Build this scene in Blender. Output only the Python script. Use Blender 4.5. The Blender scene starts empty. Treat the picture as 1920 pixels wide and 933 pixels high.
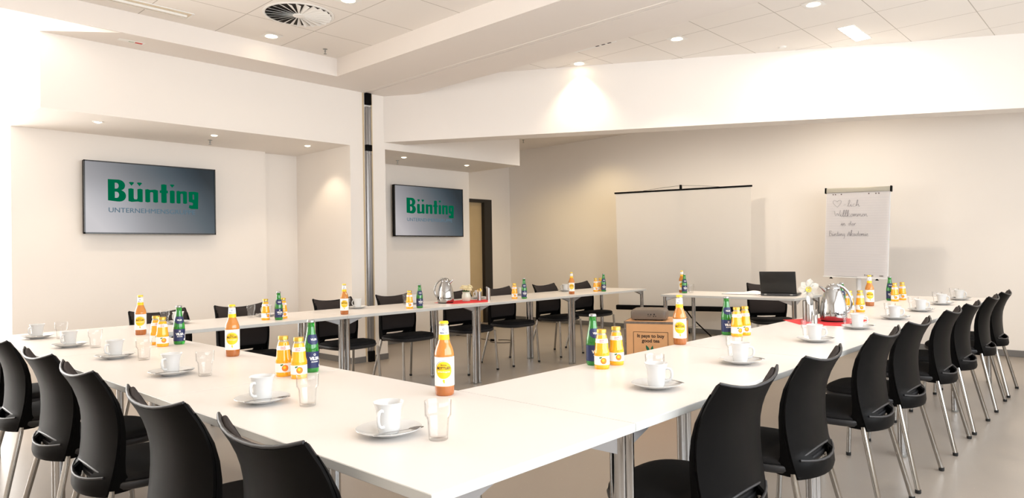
import bpy, bmesh, math, random
from mathutils import Matrix, Vector
PI = math.pi
random.seed(7)
SC = bpy.context.scene
COL = SC.collection

# ------------------------------------------------------------------ camera
RX = (0.732841, 0.680202, -0.016408)
UX = (0.018233, 0.004474, 0.999824)
FX = (-0.680155, 0.733011, 0.009124)
cam_d = bpy.data.cameras.new('camera')
cam = bpy.data.objects.new('camera', cam_d)
COL.objects.link(cam)
m = Matrix(((RX[0], UX[0], -FX[0], 1.00954), (RX[1], UX[1], -FX[1], -0.83569), (RX[2], UX[2], -FX[2], 1.18468), (0, 0, 0, 1)))
cam.matrix_world = m
cam_d.sensor_fit = 'HORIZONTAL'
cam_d.sensor_width = 36
cam_d.lens = 1281.987 / 1920 * 36
cam_d.shift_x = (960 - 971.331) / 1920
cam_d.shift_y = (462.913 - 466.5) / 1920
cam_d.clip_start = .02
SC.camera = cam

# ------------------------------------------------------------------ world, lights, exposure
w = bpy.data.worlds.new('world')
SC.world = w
w.use_nodes = True
w.node_tree.nodes['Background'].inputs[0].default_value = (1, .99, .97, 1)
w.node_tree.nodes['Background'].inputs[1].default_value = 2.2
SC.view_settings.view_transform = 'Standard'
SC.view_settings.look = 'None'
SC.view_settings.exposure = .36
SC.view_settings.gamma = 1
SC.view_settings.use_curve_mapping = False
SC.cycles.use_denoising = True
SC.cycles.max_bounces = 8
SC.cycles.diffuse_bounces = 5
SC.cycles.glossy_bounces = 4
SC.cycles.transparent_max_bounces = 48
SC.cycles.sample_clamp_indirect = 4
SC.cycles.caustics_reflective = False
SC.cycles.caustics_refractive = False

def area(name, loc, rot, sx, sy, power, col):
    d = bpy.data.lights.new(name, 'AREA')
    d.shape = 'RECTANGLE'
    d.size = sx
    d.size_y = sy
    d.energy = power
    d.color = col
    o = bpy.data.objects.new(name, d)
    COL.objects.link(o)
    o.location = loc
    o.rotation_euler = rot
    return o
# daylight through the long window wall on the right and the glazing at the far left
area('daylight_right', (2.50, 1.2, 1.70), (0, PI/2, 0), 2.0, 6.6, 185, (.86, .93, 1))
area('daylight_left', (-7.05, -1.1, 2.1), (0, -PI/2, 0), 3.8, 3.4, 215, (1, .96, .91))

def spot(name, loc, power, size=120, blend=.6, col=(1, .80, .58), aim=(0, 0, 0)):
    d = bpy.data.lights.new(name, 'SPOT')
    d.energy = power
    d.spot_size = math.radians(size)
    d.spot_blend = blend
    d.color = col
    d.shadow_soft_size = .04
    o = bpy.data.objects.new(name, d)
    COL.objects.link(o)
    o.location = loc
    o.rotation_euler = aim
    return o

# ------------------------------------------------------------------ materials
def lin(c):
    return tuple(((v/255)/12.92 if v/255 <= .04045 else ((v/255+.055)/1.055)**2.4) for v in c)
def mat(name, col, rough=.5, metal=0., trans=0., coat=0., emit=None, estr=0., ior=1.45, noise=0., nscale=30., bump=0., spec=.5, alpha=1.):
    M = bpy.data.materials.new(name)
    M.use_nodes = True
    nt = M.node_tree
    b = nt.nodes['Principled BSDF']
    b.inputs['Base Color'].default_value = (*col, 1)
    b.inputs['Roughness'].default_value = rough
    b.inputs['Metallic'].default_value = metal
    b.inputs['Transmission Weight'].default_value = trans
    b.inputs['Coat Weight'].default_value = coat
    b.inputs['Coat Roughness'].default_value = .05
    b.inputs['IOR'].default_value = ior
    b.inputs['Specular IOR Level'].default_value = spec
    if emit:
        b.inputs['Emission Color'].default_value = (*emit, 1)
        b.inputs['Emission Strength'].default_value = estr
    if noise or bump:
        tc = nt.nodes.new('ShaderNodeTexCoord')
        n = nt.nodes.new('ShaderNodeTexNoise')
        n.inputs['Scale'].default_value = nscale
        n.inputs['Detail'].default_value = 4
        nt.links.new(tc.outputs['Object'], n.inputs['Vector'])
        if noise:
            mx = nt.nodes.new('ShaderNodeMix')
            mx.data_type = 'RGBA'
            mx.inputs[6].default_value = (*[c*(1-noise) for c in col], 1)
            mx.inputs[7].default_value = (*[min(1, c*(1+noise)) for c in col], 1)
            nt.links.new(n.outputs['Fac'], mx.inputs[0])
            nt.links.new(mx.outputs[2], b.inputs['Base Color'])
        if bump:
            bp = nt.nodes.new('ShaderNodeBump')
            bp.inputs['Strength'].default_value = bump
            bp.inputs['Distance'].default_value = .002
            nt.links.new(n.outputs['Fac'], bp.inputs['Height'])
            nt.links.new(bp.outputs['Normal'], b.inputs['Normal'])
    return M
WALL = mat('wall_paint', (.85, .805, .755), .7, noise=.01, nscale=3, bump=.05)
BEAMW = mat('beam_paint', (.85, .81, .77), .7, noise=.01, nscale=3, bump=.05)
SOFF = mat('soffit_paint', (.83, .78, .735), .75, noise=.01, nscale=4)
BASEB = mat('baseboard_grey', (.16, .155, .15), .5)
WHITE_TOP = mat('white_laminate', (.70, .665, .635), .32, noise=.008, nscale=6, spec=.4)
EDGE = mat('table_edge_band', (.50, .50, .48), .4)
CHROME = mat('chrome', (.46, .46, .46), .08, 1.)
CHROME2 = mat('chair_leg_chrome', (.40, .385, .36), .12, 1.)
BRUSH = mat('brushed_steel', (.42, .405, .385), .28, 1., noise=.03, nscale=60)
ALU = mat('aluminium', (.38, .38, .39), .35, .9)
BLKP = mat('black_plastic', (.004, .0038, .0038), .42, bump=.03, nscale=400, spec=.05)
SHELLG = mat('shell_edge_charcoal', (.030, .029, .030), .4, spec=.3)
BLKF = mat('black_fabric', (.012, .011, .011), .9, bump=.3, nscale=700, spec=.2)
BRNF = mat('dark_back_fabric', (.030, .024, .023), .85, bump=.3, nscale=700, spec=.25)
RUBBER = mat('black_rubber', (.01, .01, .01), .7)
PORC = mat('white_porcelain', (.61, .61, .605), .14, coat=.2)
YELL = mat('yellow_cap', (.90, .60, .01), .3, metal=.2)
GOLD = mat('gold_cap', (.66, .42, .07), .3, .75)
TEA = mat('amber_tea', (.72, .27, .045), .06, coat=.6, trans=.25)
TEAD = mat('amber_tea_base', (.46, .14, .03), .08, coat=.5, trans=.2)
JUICE = mat('orange_juice', (.92, .40, .008), .08, coat=.6)
JGLASS = mat('juice_neck_glass', (.80, .68, .42), .08, coat=.5, trans=.5)
GREEN = mat('green_glass', (.015, .30, .03), .04, coat=.7, trans=.45)
LWHITE = mat('label_white', (.86, .85, .82), .45)
LYEL = mat('label_yellow', (.93, .55, .01), .45)
LORG = mat('label_orange', (.85, .22, .02), .45)
LNAVY = mat('label_navy', (.018, .028, .10), .4)
INKD = mat('ink_dark', (.06, .035, .02), .6)
INKR = mat('ink_red', (.65, .05, .04), .6)
INKB = mat('ink_blue', (.03, .05, .25), .6)
RED = mat('red_napkin', (.72, .03, .035), .8, noise=.05, nscale=80)
WOOD = mat('crate_plywood', (.66, .35, .16), .6, noise=.12, nscale=9, bump=.1)
DOORW = mat('door_veneer', (.50, .38, .22), .5, noise=.06, nscale=6)
DFRAME = mat('door_frame_dark', (.018, .015, .012), .45)
PROJ = mat('projector_grey', (.15, .118, .092), .42, noise=.03, nscale=80)
SCREENC = mat('projection_cloth', (.90, .87, .83), .85, bump=.03, nscale=5)
PAPER = mat('paper', (.92, .89, .89), .8)
BOARD = mat('flipchart_board', (.80, .80, .80), .5)
GREYM = mat('grey_metal', (.33, .33, .31), .4, .6)
SAND = mat('flipchart_clamp', (.42, .40, .34), .45, .4)
LAPT = mat('laptop_black', (.012, .012, .012), .38)
PETW = mat('petal_white', (.90, .90, .84), .6)
PETY = mat('petal_cream', (.92, .84, .58), .6)
STEM = mat('stem_green', (.06, .18, .03), .6)
VASE = mat('pale_green_ceramic', (.60, .68, .56), .2, coat=.4)
LAMP = mat('lamp_glow', (1, .9, .7), .5, emit=(1, .80, .52), estr=14)
LAMPW = mat('panel_glow', (1, 1, 1), .5, emit=(1, .93, .80), estr=9)
DARK = mat('vent_void', (.03, .025, .02), .9)
LOGOG = mat('logo_green', (0, .005, .002), 1, emit=(0, .125, .055), estr=.75, spec=0)
LOGOB = mat('logo_slate', (.005, .01, .014), 1, emit=(.075, .13, .17), estr=1, spec=0)
CORONA = mat('daffodil_yellow', (.80, .68, .03), .5)
PENCIL = mat('pencil_grey', (.18, .165, .19), .8)

def glass_mat(name, edge=(.66, .65, .64), refl=.08):
    """clear glass: light passes straight through, a little sheen, slightly darker at grazing angles"""
    M = bpy.data.materials.new(name)
    M.use_nodes = True
    nt = M.node_tree
    nt.nodes.clear()
    o = nt.nodes.new('ShaderNodeOutputMaterial')
    mx = nt.nodes.new('ShaderNodeMixShader')
    t = nt.nodes.new('ShaderNodeBsdfTransparent')
    g = nt.nodes.new('ShaderNodeBsdfGlossy')
    lw = nt.nodes.new('ShaderNodeLayerWeight')
    lw.inputs['Blend'].default_value = .5
    g.inputs['Roughness'].default_value = .03
    r = nt.nodes.new('ShaderNodeValToRGB')
    r.color_ramp.elements[0].color = (.985, .985, .985, 1)
    r.color_ramp.elements[0].position = .62
    r.color_ramp.elements[1].color = (*edge, 1)
    r.color_ramp.elements[1].position = .98
    m = nt.nodes.new('ShaderNodeMath'); m.operation = 'POWER'; m.inputs[1].default_value = 4
    m2 = nt.nodes.new('ShaderNodeMath'); m2.operation = 'MULTIPLY_ADD'; m2.inputs[1].default_value = .35; m2.inputs[2].default_value = refl*.5
    nt.links.new(lw.outputs['Facing'], r.inputs[0])
    nt.links.new(lw.outputs['Facing'], m.inputs[0]); nt.links.new(m.outputs[0], m2.inputs[0])
    nt.links.new(r.outputs[0], t.inputs[0])
    nt.links.new(m2.outputs[0], mx.inputs[0])
    nt.links.new(t.outputs[0], mx.inputs[1])
    nt.links.new(g.outputs[0], mx.inputs[2])
    nt.links.new(mx.outputs[0], o.inputs[0])
    return M
GLASS = glass_mat('drinking_glass')
PANE = glass_mat('window_pane', (.95, .95, .95))

def tile_mat():
    M = mat('ceiling_tiles', (.86, .82, .775), .8)
    nt = M.node_tree
    b = nt.nodes['Principled BSDF']
    tc = nt.nodes.new('ShaderNodeTexCoord')
    sp = nt.nodes.new('ShaderNodeSeparateXYZ')
    nt.links.new(tc.outputs['Object'], sp.inputs[0])
    def line(ax, off, wd):
        a = nt.nodes.new('ShaderNodeMath'); a.operation = 'ADD'; a.inputs[1].default_value = off + 62.5
        d = nt.nodes.new('ShaderNodeMath'); d.operation = 'DIVIDE'; d.inputs[1].default_value = .625
        f = nt.nodes.new('ShaderNodeMath'); f.operation = 'FRACT'
        l = nt.nodes.new('ShaderNodeMath'); l.operation = 'LESS_THAN'; l.inputs[1].default_value = wd
        nt.links.new(sp.outputs[ax], a.inputs[0]); nt.links.new(a.outputs[0], d.inputs[0])
        nt.links.new(d.outputs[0], f.inputs[0]); nt.links.new(f.outputs[0], l.inputs[0])
        return l
    lx = line(0, 1.935+.004, .012)
    ly = line(1, -1.785+.004, .012)
    mxn = nt.nodes.new('ShaderNodeMath'); mxn.operation = 'MAXIMUM'
    nt.links.new(lx.outputs[0], mxn.inputs[0]); nt.links.new(ly.outputs[0], mxn.inputs[1])
    mx = nt.nodes.new('ShaderNodeMix'); mx.data_type = 'RGBA'
    mx.inputs[6].default_value = (.86, .82, .775, 1)
    mx.inputs[7].default_value = (.50, .46, .41, 1)
    nt.links.new(mxn.outputs[0], mx.inputs[0])
    nt.links.new(mx.outputs[2], b.inputs['Base Color'])
    return M
TILE = tile_mat()

def floor_mat():
    M = mat('linoleum_floor', (.34, .30, .265), .30, spec=.5)
    nt = M.node_tree
    b = nt.nodes['Principled BSDF']
    tc = nt.nodes.new('ShaderNodeTexCoord')
    n = nt.nodes.new('ShaderNodeTexNoise'); n.inputs['Scale'].default_value = 1.6; n.inputs['Detail'].default_value = 5
    v = nt.nodes.new('ShaderNodeTexVoronoi'); v.inputs['Scale'].default_value = 26
    nt.links.new(tc.outputs['Object'], n.inputs['Vector']); nt.links.new(tc.outputs['Object'], v.inputs['Vector'])
    mx = nt.nodes.new('ShaderNodeMix'); mx.data_type = 'RGBA'
    mx.inputs[6].default_value = (.27, .232, .198, 1)
    mx.inputs[7].default_value = (.32, .28, .24, 1)
    nt.links.new(n.outputs['Fac'], mx.inputs[0])
    lt = nt.nodes.new('ShaderNodeMath'); lt.operation = 'LESS_THAN'; lt.inputs[1].default_value = .07
    nt.links.new(v.outputs['Distance'], lt.inputs[0])
    m2 = nt.nodes.new('ShaderNodeMix'); m2.data_type = 'RGBA'
    m2.inputs[7].default_value = (.38, .34, .31, 1)
    nt.links.new(lt.outputs[0], m2.inputs[0]); nt.links.new(mx.outputs[2], m2.inputs[6])
    nt.links.new(m2.outputs[2], b.inputs['Base Color'])
    return M
FLOORM = floor_mat()

def tv_mat():
    # the picture shown on the screen: a grey to slate gradient
    M = bpy.data.materials.new('tv_picture')
    M.use_nodes = True
    nt = M.node_tree
    b = nt.nodes['Principled BSDF']
    b.inputs['Base Color'].default_value = (.01, .01, .01, 1)
    b.inputs['Roughness'].default_value = .12
    b.inputs['Specular IOR Level'].default_value = .25
    tc = nt.nodes.new('ShaderNodeTexCoord')
    sp = nt.nodes.new('ShaderNodeSeparateXYZ')
    nt.links.new(tc.outputs['Object'], sp.inputs[0])
    mx = nt.nodes.new('ShaderNodeMath'); mx.operation = 'MULTIPLY_ADD'; mx.inputs[1].default_value = .72; mx.inputs[2].default_value = .50
    nt.links.new(sp.outputs[0], mx.inputs[0])
    mz = nt.nodes.new('ShaderNodeMath'); mz.operation = 'MULTIPLY_ADD'; mz.inputs[1].default_value = .55
    nt.links.new(sp.outputs[2], mz.inputs[0]); nt.links.new(mx.outputs[0], mz.inputs[2])
    r = nt.nodes.new('ShaderNodeValToRGB')
    e = r.color_ramp.elements
    e[0].position = 0; e[0].color = (*lin((214, 208, 210)), 1)
    e[1].position = 1; e[1].color = (*lin((28, 44, 54)), 1)
    for p, c in ((.18, (178, 176, 180)), (.5, (124, 128, 134)), (.72, (82, 96, 106)), (.88, (48, 66, 78))):
        k = e.new(p); k.color = (*lin(c), 1)
    nt.links.new(mz.outputs[0], r.inputs[0])
    nt.links.new(r.outputs[0], b.inputs['Emission Color'])
    b.inputs['Emission Strength'].default_value = .56
    return M
TVM = tv_mat()

# ------------------------------------------------------------------ mesh helpers
def B():
    return bmesh.new()
def box(bm, x0, x1, y0, y1, z0, z1, bev=0., seg=2):
    vs = [bm.verts.new(p) for p in ((x0, y0, z0), (x1, y0, z0), (x1, y1, z0), (x0, y1, z0), (x0, y0, z1), (x1, y0, z1), (x1, y1, z1), (x0, y1, z1))]
    fs = [bm.faces.new([vs[i] for i in f]) for f in ((3, 2, 1, 0), (4, 5, 6, 7), (0, 1, 5, 4), (1, 2, 6, 5), (2, 3, 7, 6), (3, 0, 4, 7))]
    if bev:
        es = list({e for f in fs for e in f.edges})
        bmesh.ops.bevel(bm, geom=es, offset=bev, segments=seg, affect='EDGES', profile=.5)
    return vs
def prism(bm, poly, z0, z1):
    a = [bm.verts.new((x, y, z0)) for x, y in poly]
    b = [bm.verts.new((x, y, z1)) for x, y in poly]
    n = len(poly)
    bm.faces.new(a[::-1]); bm.faces.new(b)
    for i in range(n):
        bm.faces.new((a[i], a[(i+1) % n], b[(i+1) % n], b[i]))
def lathe(bm, prof, n=32, cx=0, cy=0, cz=0):
    rings = []
    for r, z in prof:
        if r < 1e-5:
            rings.append([bm.verts.new((cx, cy, cz+z))])
        else:
            rings.append([bm.verts.new((cx+r*math.cos(2*PI*i/n), cy+r*math.sin(2*PI*i/n), cz+z)) for i in range(n)])
    for a, b in zip(rings, rings[1:]):
        for i in range(n):
            j = (i+1) % n
            if len(a) == 1 and len(b) == 1:
                continue
            if len(a) == 1:
                bm.faces.new((a[0], b[j], b[i]))
            elif len(b) == 1:
                bm.faces.new((a[i], a[j], b[0]))
            else:
                bm.faces.new((a[i], a[j], b[j], b[i]))
def tube(bm, pts, r, n=10, caps=True, flat=1.):
    P = [Vector(p) for p in pts]
    R = r if isinstance(r, (list, tuple)) else [r]*len(P)
    up = None
    rings = []
    for i, p in enumerate(P):
        d = (P[min(i+1, len(P)-1)] - P[max(i-1, 0)]).normalized()
        if up is None:
            up = Vector((0, 0, 1)) if abs(d.z) < .9 else Vector((0, 1, 0))
        s = d.cross(up).normalized()
        up = s.cross(d).normalized()
        rings.append([bm.verts.new(p + R[i]*(math.cos(2*PI*k/n)*s + flat*math.sin(2*PI*k/n)*up)) for k in range(n)])
    for a, b in zip(rings, rings[1:]):
        for k in range(n):
            bm.faces.new((a[k], a[(k+1) % n], b[(k+1) % n], b[k]))
    if caps:
        bm.faces.new(rings[0][::-1]); bm.faces.new(rings[-1])
def loft(bm, outline, layers, dy=0.):
    rings = []
    for s, z in layers:
        rings.append([bm.verts.new((x*s, (y-dy)*s+dy, z)) for x, y in outline])
    n = len(outline)
    for a, b in zip(rings, rings[1:]):
        for i in range(n):
            bm.faces.new((a[i], a[(i+1) % n], b[(i+1) % n], b[i]))
    bm.faces.new(rings[0][::-1]); bm.faces.new(rings[-1])
def obj(name, bm, M, parent=None, loc=None, smooth=35, rot=None):
    bmesh.ops.recalc_face_normals(bm, faces=bm.faces)
    if smooth:
        a = math.radians(smooth)
        for f in bm.faces:
            f.smooth = True
        for e in bm.edges:
            e.smooth = len(e.link_faces) == 2 and e.calc_face_angle(9) < a
    me = bpy.data.meshes.new(name)
    bm.to_mesh(me); bm.free()
    me.materials.append(M)
    o = bpy.data.objects.new(name, me)
    COL.objects.link(o)
    if parent: o.parent = parent
    if loc: o.location = loc
    if rot: o.rotation_euler = rot
    return o
def tag(o, label, cat, group=None):
    o['label'] = label; o['category'] = cat
    if group: o['group'] = group
    return o
def thing(name, label, cat, loc=(0, 0, 0), rz=0., group=None):
    o = bpy.data.objects.new(name, None)
    o.empty_display_size = .05
    COL.objects.link(o)
    o.location = loc; o.rotation_euler = (0, 0, rz)
    return tag(o, label, cat, group)
def struct(name, bm, M, parent=None, smooth=0, loc=None):
    o = obj(name, bm, M, parent, smooth=smooth, loc=loc)
    if not parent: o['kind'] = 'structure'
    return o
def dup(root, loc, rz, label, group=None):
    r = root.copy(); COL.objects.link(r); r.location = loc; r.rotation_euler = (0, 0, rz)
    r['label'] = label
    if group: r['group'] = group
    for ch in list(root.children):
        c = ch.copy(); COL.objects.link(c); c.parent = r
        for g in ch.children:
            d = g.copy(); COL.objects.link(d); d.parent = c
    return r
def text(name, s, size, M, parent, loc, wrap=None, bold=0., align='CENTER', sx=1., depth=.0004, rotz=0., shear=0.):
    cu = bpy.data.curves.new('t', 'FONT')
    cu.body = s; cu.size = size; cu.align_x = align; cu.offset = bold; cu.extrude = depth
    cu.resolution_u = 3; cu.shear = shear
    t = bpy.data.objects.new('t', cu)
    COL.objects.link(t)
    dg = bpy.context.evaluated_depsgraph_get(); dg.update()
    me = bpy.data.meshes.new_from_object(t.evaluated_get(dg))
    bpy.data.objects.remove(t); bpy.data.curves.remove(cu)
    me.name = name
    for v in me.vertices:
        x, y, z = v.co
        x *= sx
        if wrap:
            r = wrap + z
            v.co = (r*math.sin(x/wrap), -r*math.cos(x/wrap), y)
        else:
            v.co = (x, -z, y)
    me.materials.clear(); me.materials.append(M)
    o = bpy.data.objects.new(name, me)
    COL.objects.link(o); o.parent = parent; o.location = loc; o.rotation_euler = (0, 0, rotz)
    return o
def band(bm, r, z0, z1, a0=-1.2, a1=1.2, n=16, r2=None):
    """curved label on a bottle, front at -Y"""
    r2 = r if r2 is None else r2
    lo, hi = [], []
    for i in range(n+1):
        a = a0+(a1-a0)*i/n
        lo.append(bm.verts.new((r*math.sin(a), -r*math.cos(a), z0)))
        hi.append(bm.verts.new((r2*math.sin(a), -r2*math.cos(a), z1)))
    for i in range(n):
        bm.faces.new((lo[i], lo[i+1], hi[i+1], hi[i]))
def disc_wrap(bm, r, cx, cz, rad, n=28):
    """round print on a curved label"""
    c = bm.verts.new((r*math.sin(cx/r), -r*math.cos(cx/r), cz))
    rings = []
    for k in (.33, .66, 1):
        rings.append([bm.verts.new((r*math.sin((cx+rad*k*math.cos(2*PI*i/n))/r), -r*math.cos((cx+rad*k*math.cos(2*PI*i/n))/r), cz+rad*k*math.sin(2*PI*i/n))) for i in range(n)])
    for i in range(n):
        j = (i+1) % n
        bm.faces.new((c, rings[0][i], rings[0][j]))
        bm.faces.new((rings[0][i], rings[1][i], rings[1][j], rings[0][j]))
        bm.faces.new((rings[1][i], rings[2][i], rings[2][j], rings[1][j]))
# ================================================================== THE ROOM
ZS, ZC, ZB = 3.014, 3.194, 2.406          # soffit, tile ceiling, niche box underside
XF = -5.45                                # face of the left wall
XR = 2.45
bm = B(); box(bm, -8.6, 2.7, -3.3, 8.4, -.12, 0); struct('floor', bm, FLOORM)
# ceiling slabs
bm = B()
box(bm, -5.04, XR, -3.3, 3.02, ZC, ZC+.1)
box(bm, XF, XR, 4.10, 8.3, ZC, ZC+.1)
o = struct('ceiling', bm, TILE)
bm = B()
prism(bm, [(-5.04, 1.05), (-5.04, 3.02), (XR, 3.02), (XR, 3.645), (XF, 3.645), (XF, .55)], ZS, ZC+.1)
prism(bm, [(XF, 3.655), (XR, 3.655), (XR, 4.10), (XF, 4.10)], ZS, ZC+.1)
box(bm, -5.052, -5.04, -3.3, 1.05, ZS, ZC+.1)
struct('trim_1', bm, SOFF)       # dropped plaster soffit with the track slot
bm = B(); box(bm, XF, XR, 3.644, 3.656, ZS+.04, ZS+.06); struct('trim_2', bm, DFRAME)
bm = B(); box(bm, XF, XR, 3.585, 3.60, ZS-.004, ZS); struct('trim_3', bm, WALL)
# left wall: pier, the box over the niches, niche backs
bm = B()
box(bm, -6.0, XF, 3.43, 3.90, 0, ZB)
box(bm, -6.62, -6.0, 3.43, 3.90, 0, ZB)
box(bm, -6.62, XF, .57, 6.19, ZB, ZC+.05)
box(bm, -6.75, -6.5, .57, 2.98, 0, ZB)
box(bm, -6.75, -6.60, 2.98, 3.5, 0, ZB)
box(bm, -6.75, -6.47, 3.90, 6.165, 0, ZB)
struct('wall_left', bm, WALL)
bm = B()
box(bm, -7.6, -7.45, 5.9, 6.60, 0, 3.0)
box(bm, -7.6, -7.45, 7.61, 8.2, 0, 3.0)
box(bm, -7.6, -7.45, 6.60, 7.61, 2.124, 3.0)
box(bm, -7.6, -6.62, 5.9, 6.10, 0, 3.0)
struct('wall_left_far', bm, WALL)
bm = B(); box(bm, -7.6, XR+.1, 8.08, 8.25, 0, ZC+.1); struct('wall_back', bm, WALL)
bm = B()    # ceiling behind the beam
prism(bm, [(-7.6, 6.19), (XF, 6.19), (XF, 4.18), (1.6, 8.18), (-7.6, 8.18)], 3.0, 3.05)
struct('ceiling_far', bm, SOFF)
# angled beam
d = Vector((.8607, .5091, 0)); nn = Vector((-.5091, .8607, 0)); p0 = Vector((-2.94, 5.37, 0))
a = p0 + d*((XF - p0.x)/d.x); b = p0 + d*((XR - p0.x)/d.x)
bm = B()
prism(bm, [(a.x, a.y), (b.x, b.y), (b.x, b.y+.29), (a.x, a.y+.29)], 2.485, ZC+.05)
struct('wall_beam', bm, BEAMW)
# near wall, right window wall
bm = B(); box(bm, -8.6, XR+.1, -3.3, -3.15, 0, 4.2); struct('wall_near', bm, WALL)
bm = B()
box(bm, XR, XR+.1, -3.3, 8.3, 0, .65)
box(bm, XR, XR+.1, -3.3, 8.3, 2.85, ZC+.1)
box(bm, XR, XR+.1, 7.5, 8.3, .65, 2.85)
box(bm, XR, XR+.1, -3.3, -1.5, .65, 2.85)
struct('wall_right', bm, WALL)
bm = B()
for y in (-1.5, 0, 1.5, 3, 4.5, 6, 7.44):
    box(bm, XR, XR+.06, y, y+.06, .65, 2.85)
o = struct('window_1', bm, GREYM)
bm = B(); box(bm, XR+.02, XR+.03, -1.5, 7.5, .65, 2.85); struct('pane', bm, PANE, o)
# glazing at the far left (blown out daylight)
bm = B()
box(bm, -7.0, -6.9, -3.15, -3.05, 0, 4.2)
box(bm, -7.0, -6.9, -3.15, 2.2, 4.1, 4.2)
box(bm, -7.0, -6.9, 2.1, 2.2, 3.2, 4.1)
o = struct('window_2', bm, LWHITE)
bm = B(); box(bm, -6.96, -6.95, -3.1, .57, 0, 3.3); box(bm, -6.96, -6.95, -3.1, 2.15, 3.3, 4.1); struct('pane', bm, PANE, o)
bm = B(); box(bm, -8.6, -4.95, -3.3, 2.3, 4.2, 4.3); struct('ceiling_atrium', bm, WALL)
bm = B(); box(bm, -5.05, -4.95, -3.3, 2.3, ZC+.1, 4.3); box(bm, -7, -5.05, 2.2, 2.3, ZC+.05, 4.3); struct('wall_atrium', bm, WALL)
# baseboards
bm = B()
box(bm, XF, XF+.012, 3.43, 3.60, 0, .065); box(bm, XF, XF+.012, 3.72, 3.90, 0, .065)
box(bm, -6.6, XF, 3.418, 3.43, 0, .065)
box(bm, -6.5, -6.488, .57, 2.98, 0, .065); box(bm, -6.6, -6.588, 2.98, 3.42, 0, .065); box(bm, -6.47, -6.458, 3.9, 6.165, 0, .065)
box(bm, -7.45, -7.438, 7.62, 8.07, 0, .065)
struct('baseboard_left', bm, BASEB)
bm = B(); box(bm, -7.45, XR, 8.066, 8.08, 0, .07, .003); struct('baseboard_back', bm, BASEB)
# door
bm = B()
box(bm, -7.56, -7.44, 7.43, 7.61, 0, 2.124); box(bm, -7.56, -7.44, 6.60, 6.70, 0, 2.124); box(bm, -7.56, -7.44, 6.70, 7.43, 2.07, 2.124)
o = struct('door_1', bm, DFRAME)
bm = B(); box(bm, -7.55, -7.51, 6.70, 7.43, .005, 2.07, .003); struct('door_leaf', bm, DOORW, o)

# movable wall post in its guide
post = thing('wall_track_post', 'tall slim aluminium guide post between the two screens, floor to ceiling', 'post', (XF, 3.66, 0))
bm = B(); box(bm, 0, .012, -.062, -.048, 0, 3.01); box(bm, 0, .012, .048, .062, 0, 3.01); obj('guide_strip', bm, mat('beech_strip', (.62, .50, .33), .5), post)
bm = B(); box(bm, 0, .03, -.034, .034, .12, 2.86, .008); box(bm, .03, .036, -.005, .005, .12, 2.86); obj('profile', bm, ALU, post)
for z0, z1 in ((2.88, 3.01), (2.36, 2.43), (.0, .12)):
    bm = B(); box(bm, 0, .042, -.036, .036, z0, z1, .004); obj('black_block', bm, BLKP, post)
for z in (2.33, 2.85):
    bm = B()
    for y in (-.025, .025): tube(bm, [(.03, y, z), (.045, y, z)], .006, 8)
    obj('bolt', bm, CHROME, post)

# ------------------------------------------------------------------ ceiling fittings
def downlight(x, y, z, r, label, power, size=110, name='downlight', square=True, aim=(0, 0, 0)):
    t = thing(name, label, 'ceiling light', (x, y, z))
    bm = B()
    if square:
        o_ = r*1.45
        vs = [bm.verts.new((sx*o_, sy*o_, -.003)) for sx, sy in ((-1, -1), (1, -1), (1, 1), (-1, 1))]
        ring = [bm.verts.new((r*math.cos(2*PI*i/32+PI*1.25), r*math.sin(2*PI*i/32+PI*1.25), -.006)) for i in range(32)]
        for k in range(4):
            for i in range(8):
                bm.faces.new((vs[k], ring[(k*8+i+28) % 32], ring[(k*8+i+29) % 32]))
            bm.faces.new((vs[k], ring[(k*8+4) % 32], vs[(k+1) % 4]))
        lathe(bm, [(r, -.006), (r*.96, -.001), (r*.8, -.001)], 32)
    else:
        lathe(bm, [(r*1.35, 0), (r*1.35, -.004), (r, -.006), (r*.9, -.002)], 32)
    obj('trim_ring', bm, LWHITE, t)
    bm = B(); lathe(bm, [(0, -.012), (r*.5, -.011), (r*.8, -.007), (r*.86, -.003), (r*.86, -.0005), (0, -.0005)], 24); obj('lamp', bm, LAMP, t)
    s = spot('lamp_light', (x, y, z-.03), power, size, 1. if size == 100 else .5, aim=aim)
    return t
downlight(-4.82, 2.20, ZC, .055, 'round glowing downlight left of the ceiling vent', 40, 74)
downlight(-3.58, 2.20, ZC, .055, 'downlight at the top edge of the photo, right of the vent', 48)
downlight(-2.26, 4.95, ZC, .055, 'middle glowing downlight in the tiles in front of the beam', 28)
downlight(-1.00, 4.95, ZC, .055, 'downlight nearest the top right, beside the bright rectangular lamp', 24)
downlight(-3.43, 4.95, ZC, .055, 'downlight close to the beam, throwing a warm streak down it', 46, 100)
for x, y, l in ((-5.79, 1.07, 'small spotlight over the left end of the left television'), (-5.79, 2.09, 'small spotlight over the right end of the left television'),
                (-5.77, 3.10, 'small spotlight at the right end of the left niche'), (-5.80, 4.44, 'small spotlight over the left end of the right television'),
                (-5.86, 5.56, 'small spotlight over the right end of the right television')):
    downlight(x, y, ZB, .032, l, 11 if y == 3.10 else 7, 105, 'niche_spotlight', False)
for y in (.0, -1.6):      # unseen spots without fittings, over the near end of the room
    for x in (-3.58, -2.26, -1.0, .3):
        spot('lamp_light', (x, y, ZC-.03), 16, 110, .5)
for x, y in ((-6.3, 7.0), (-5.3, 7.35)):      # fittings under the far ceiling, hidden by the beam
    spot('lamp_light', (x, y, 2.98), 30, 130, .8, (1, .76, .38))
for x, y in ((-4.5, 6.0), (-3.2, 6.1), (-1.7, 6.7), (-.6, 7.0)):  # added spots without fittings, tilted to brighten the screen and flipchart
    spot('lamp_light', (x, y, 2.98), 46, 140, .8, (1, .87, .70), aim=(.35, 0, 0))
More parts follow.
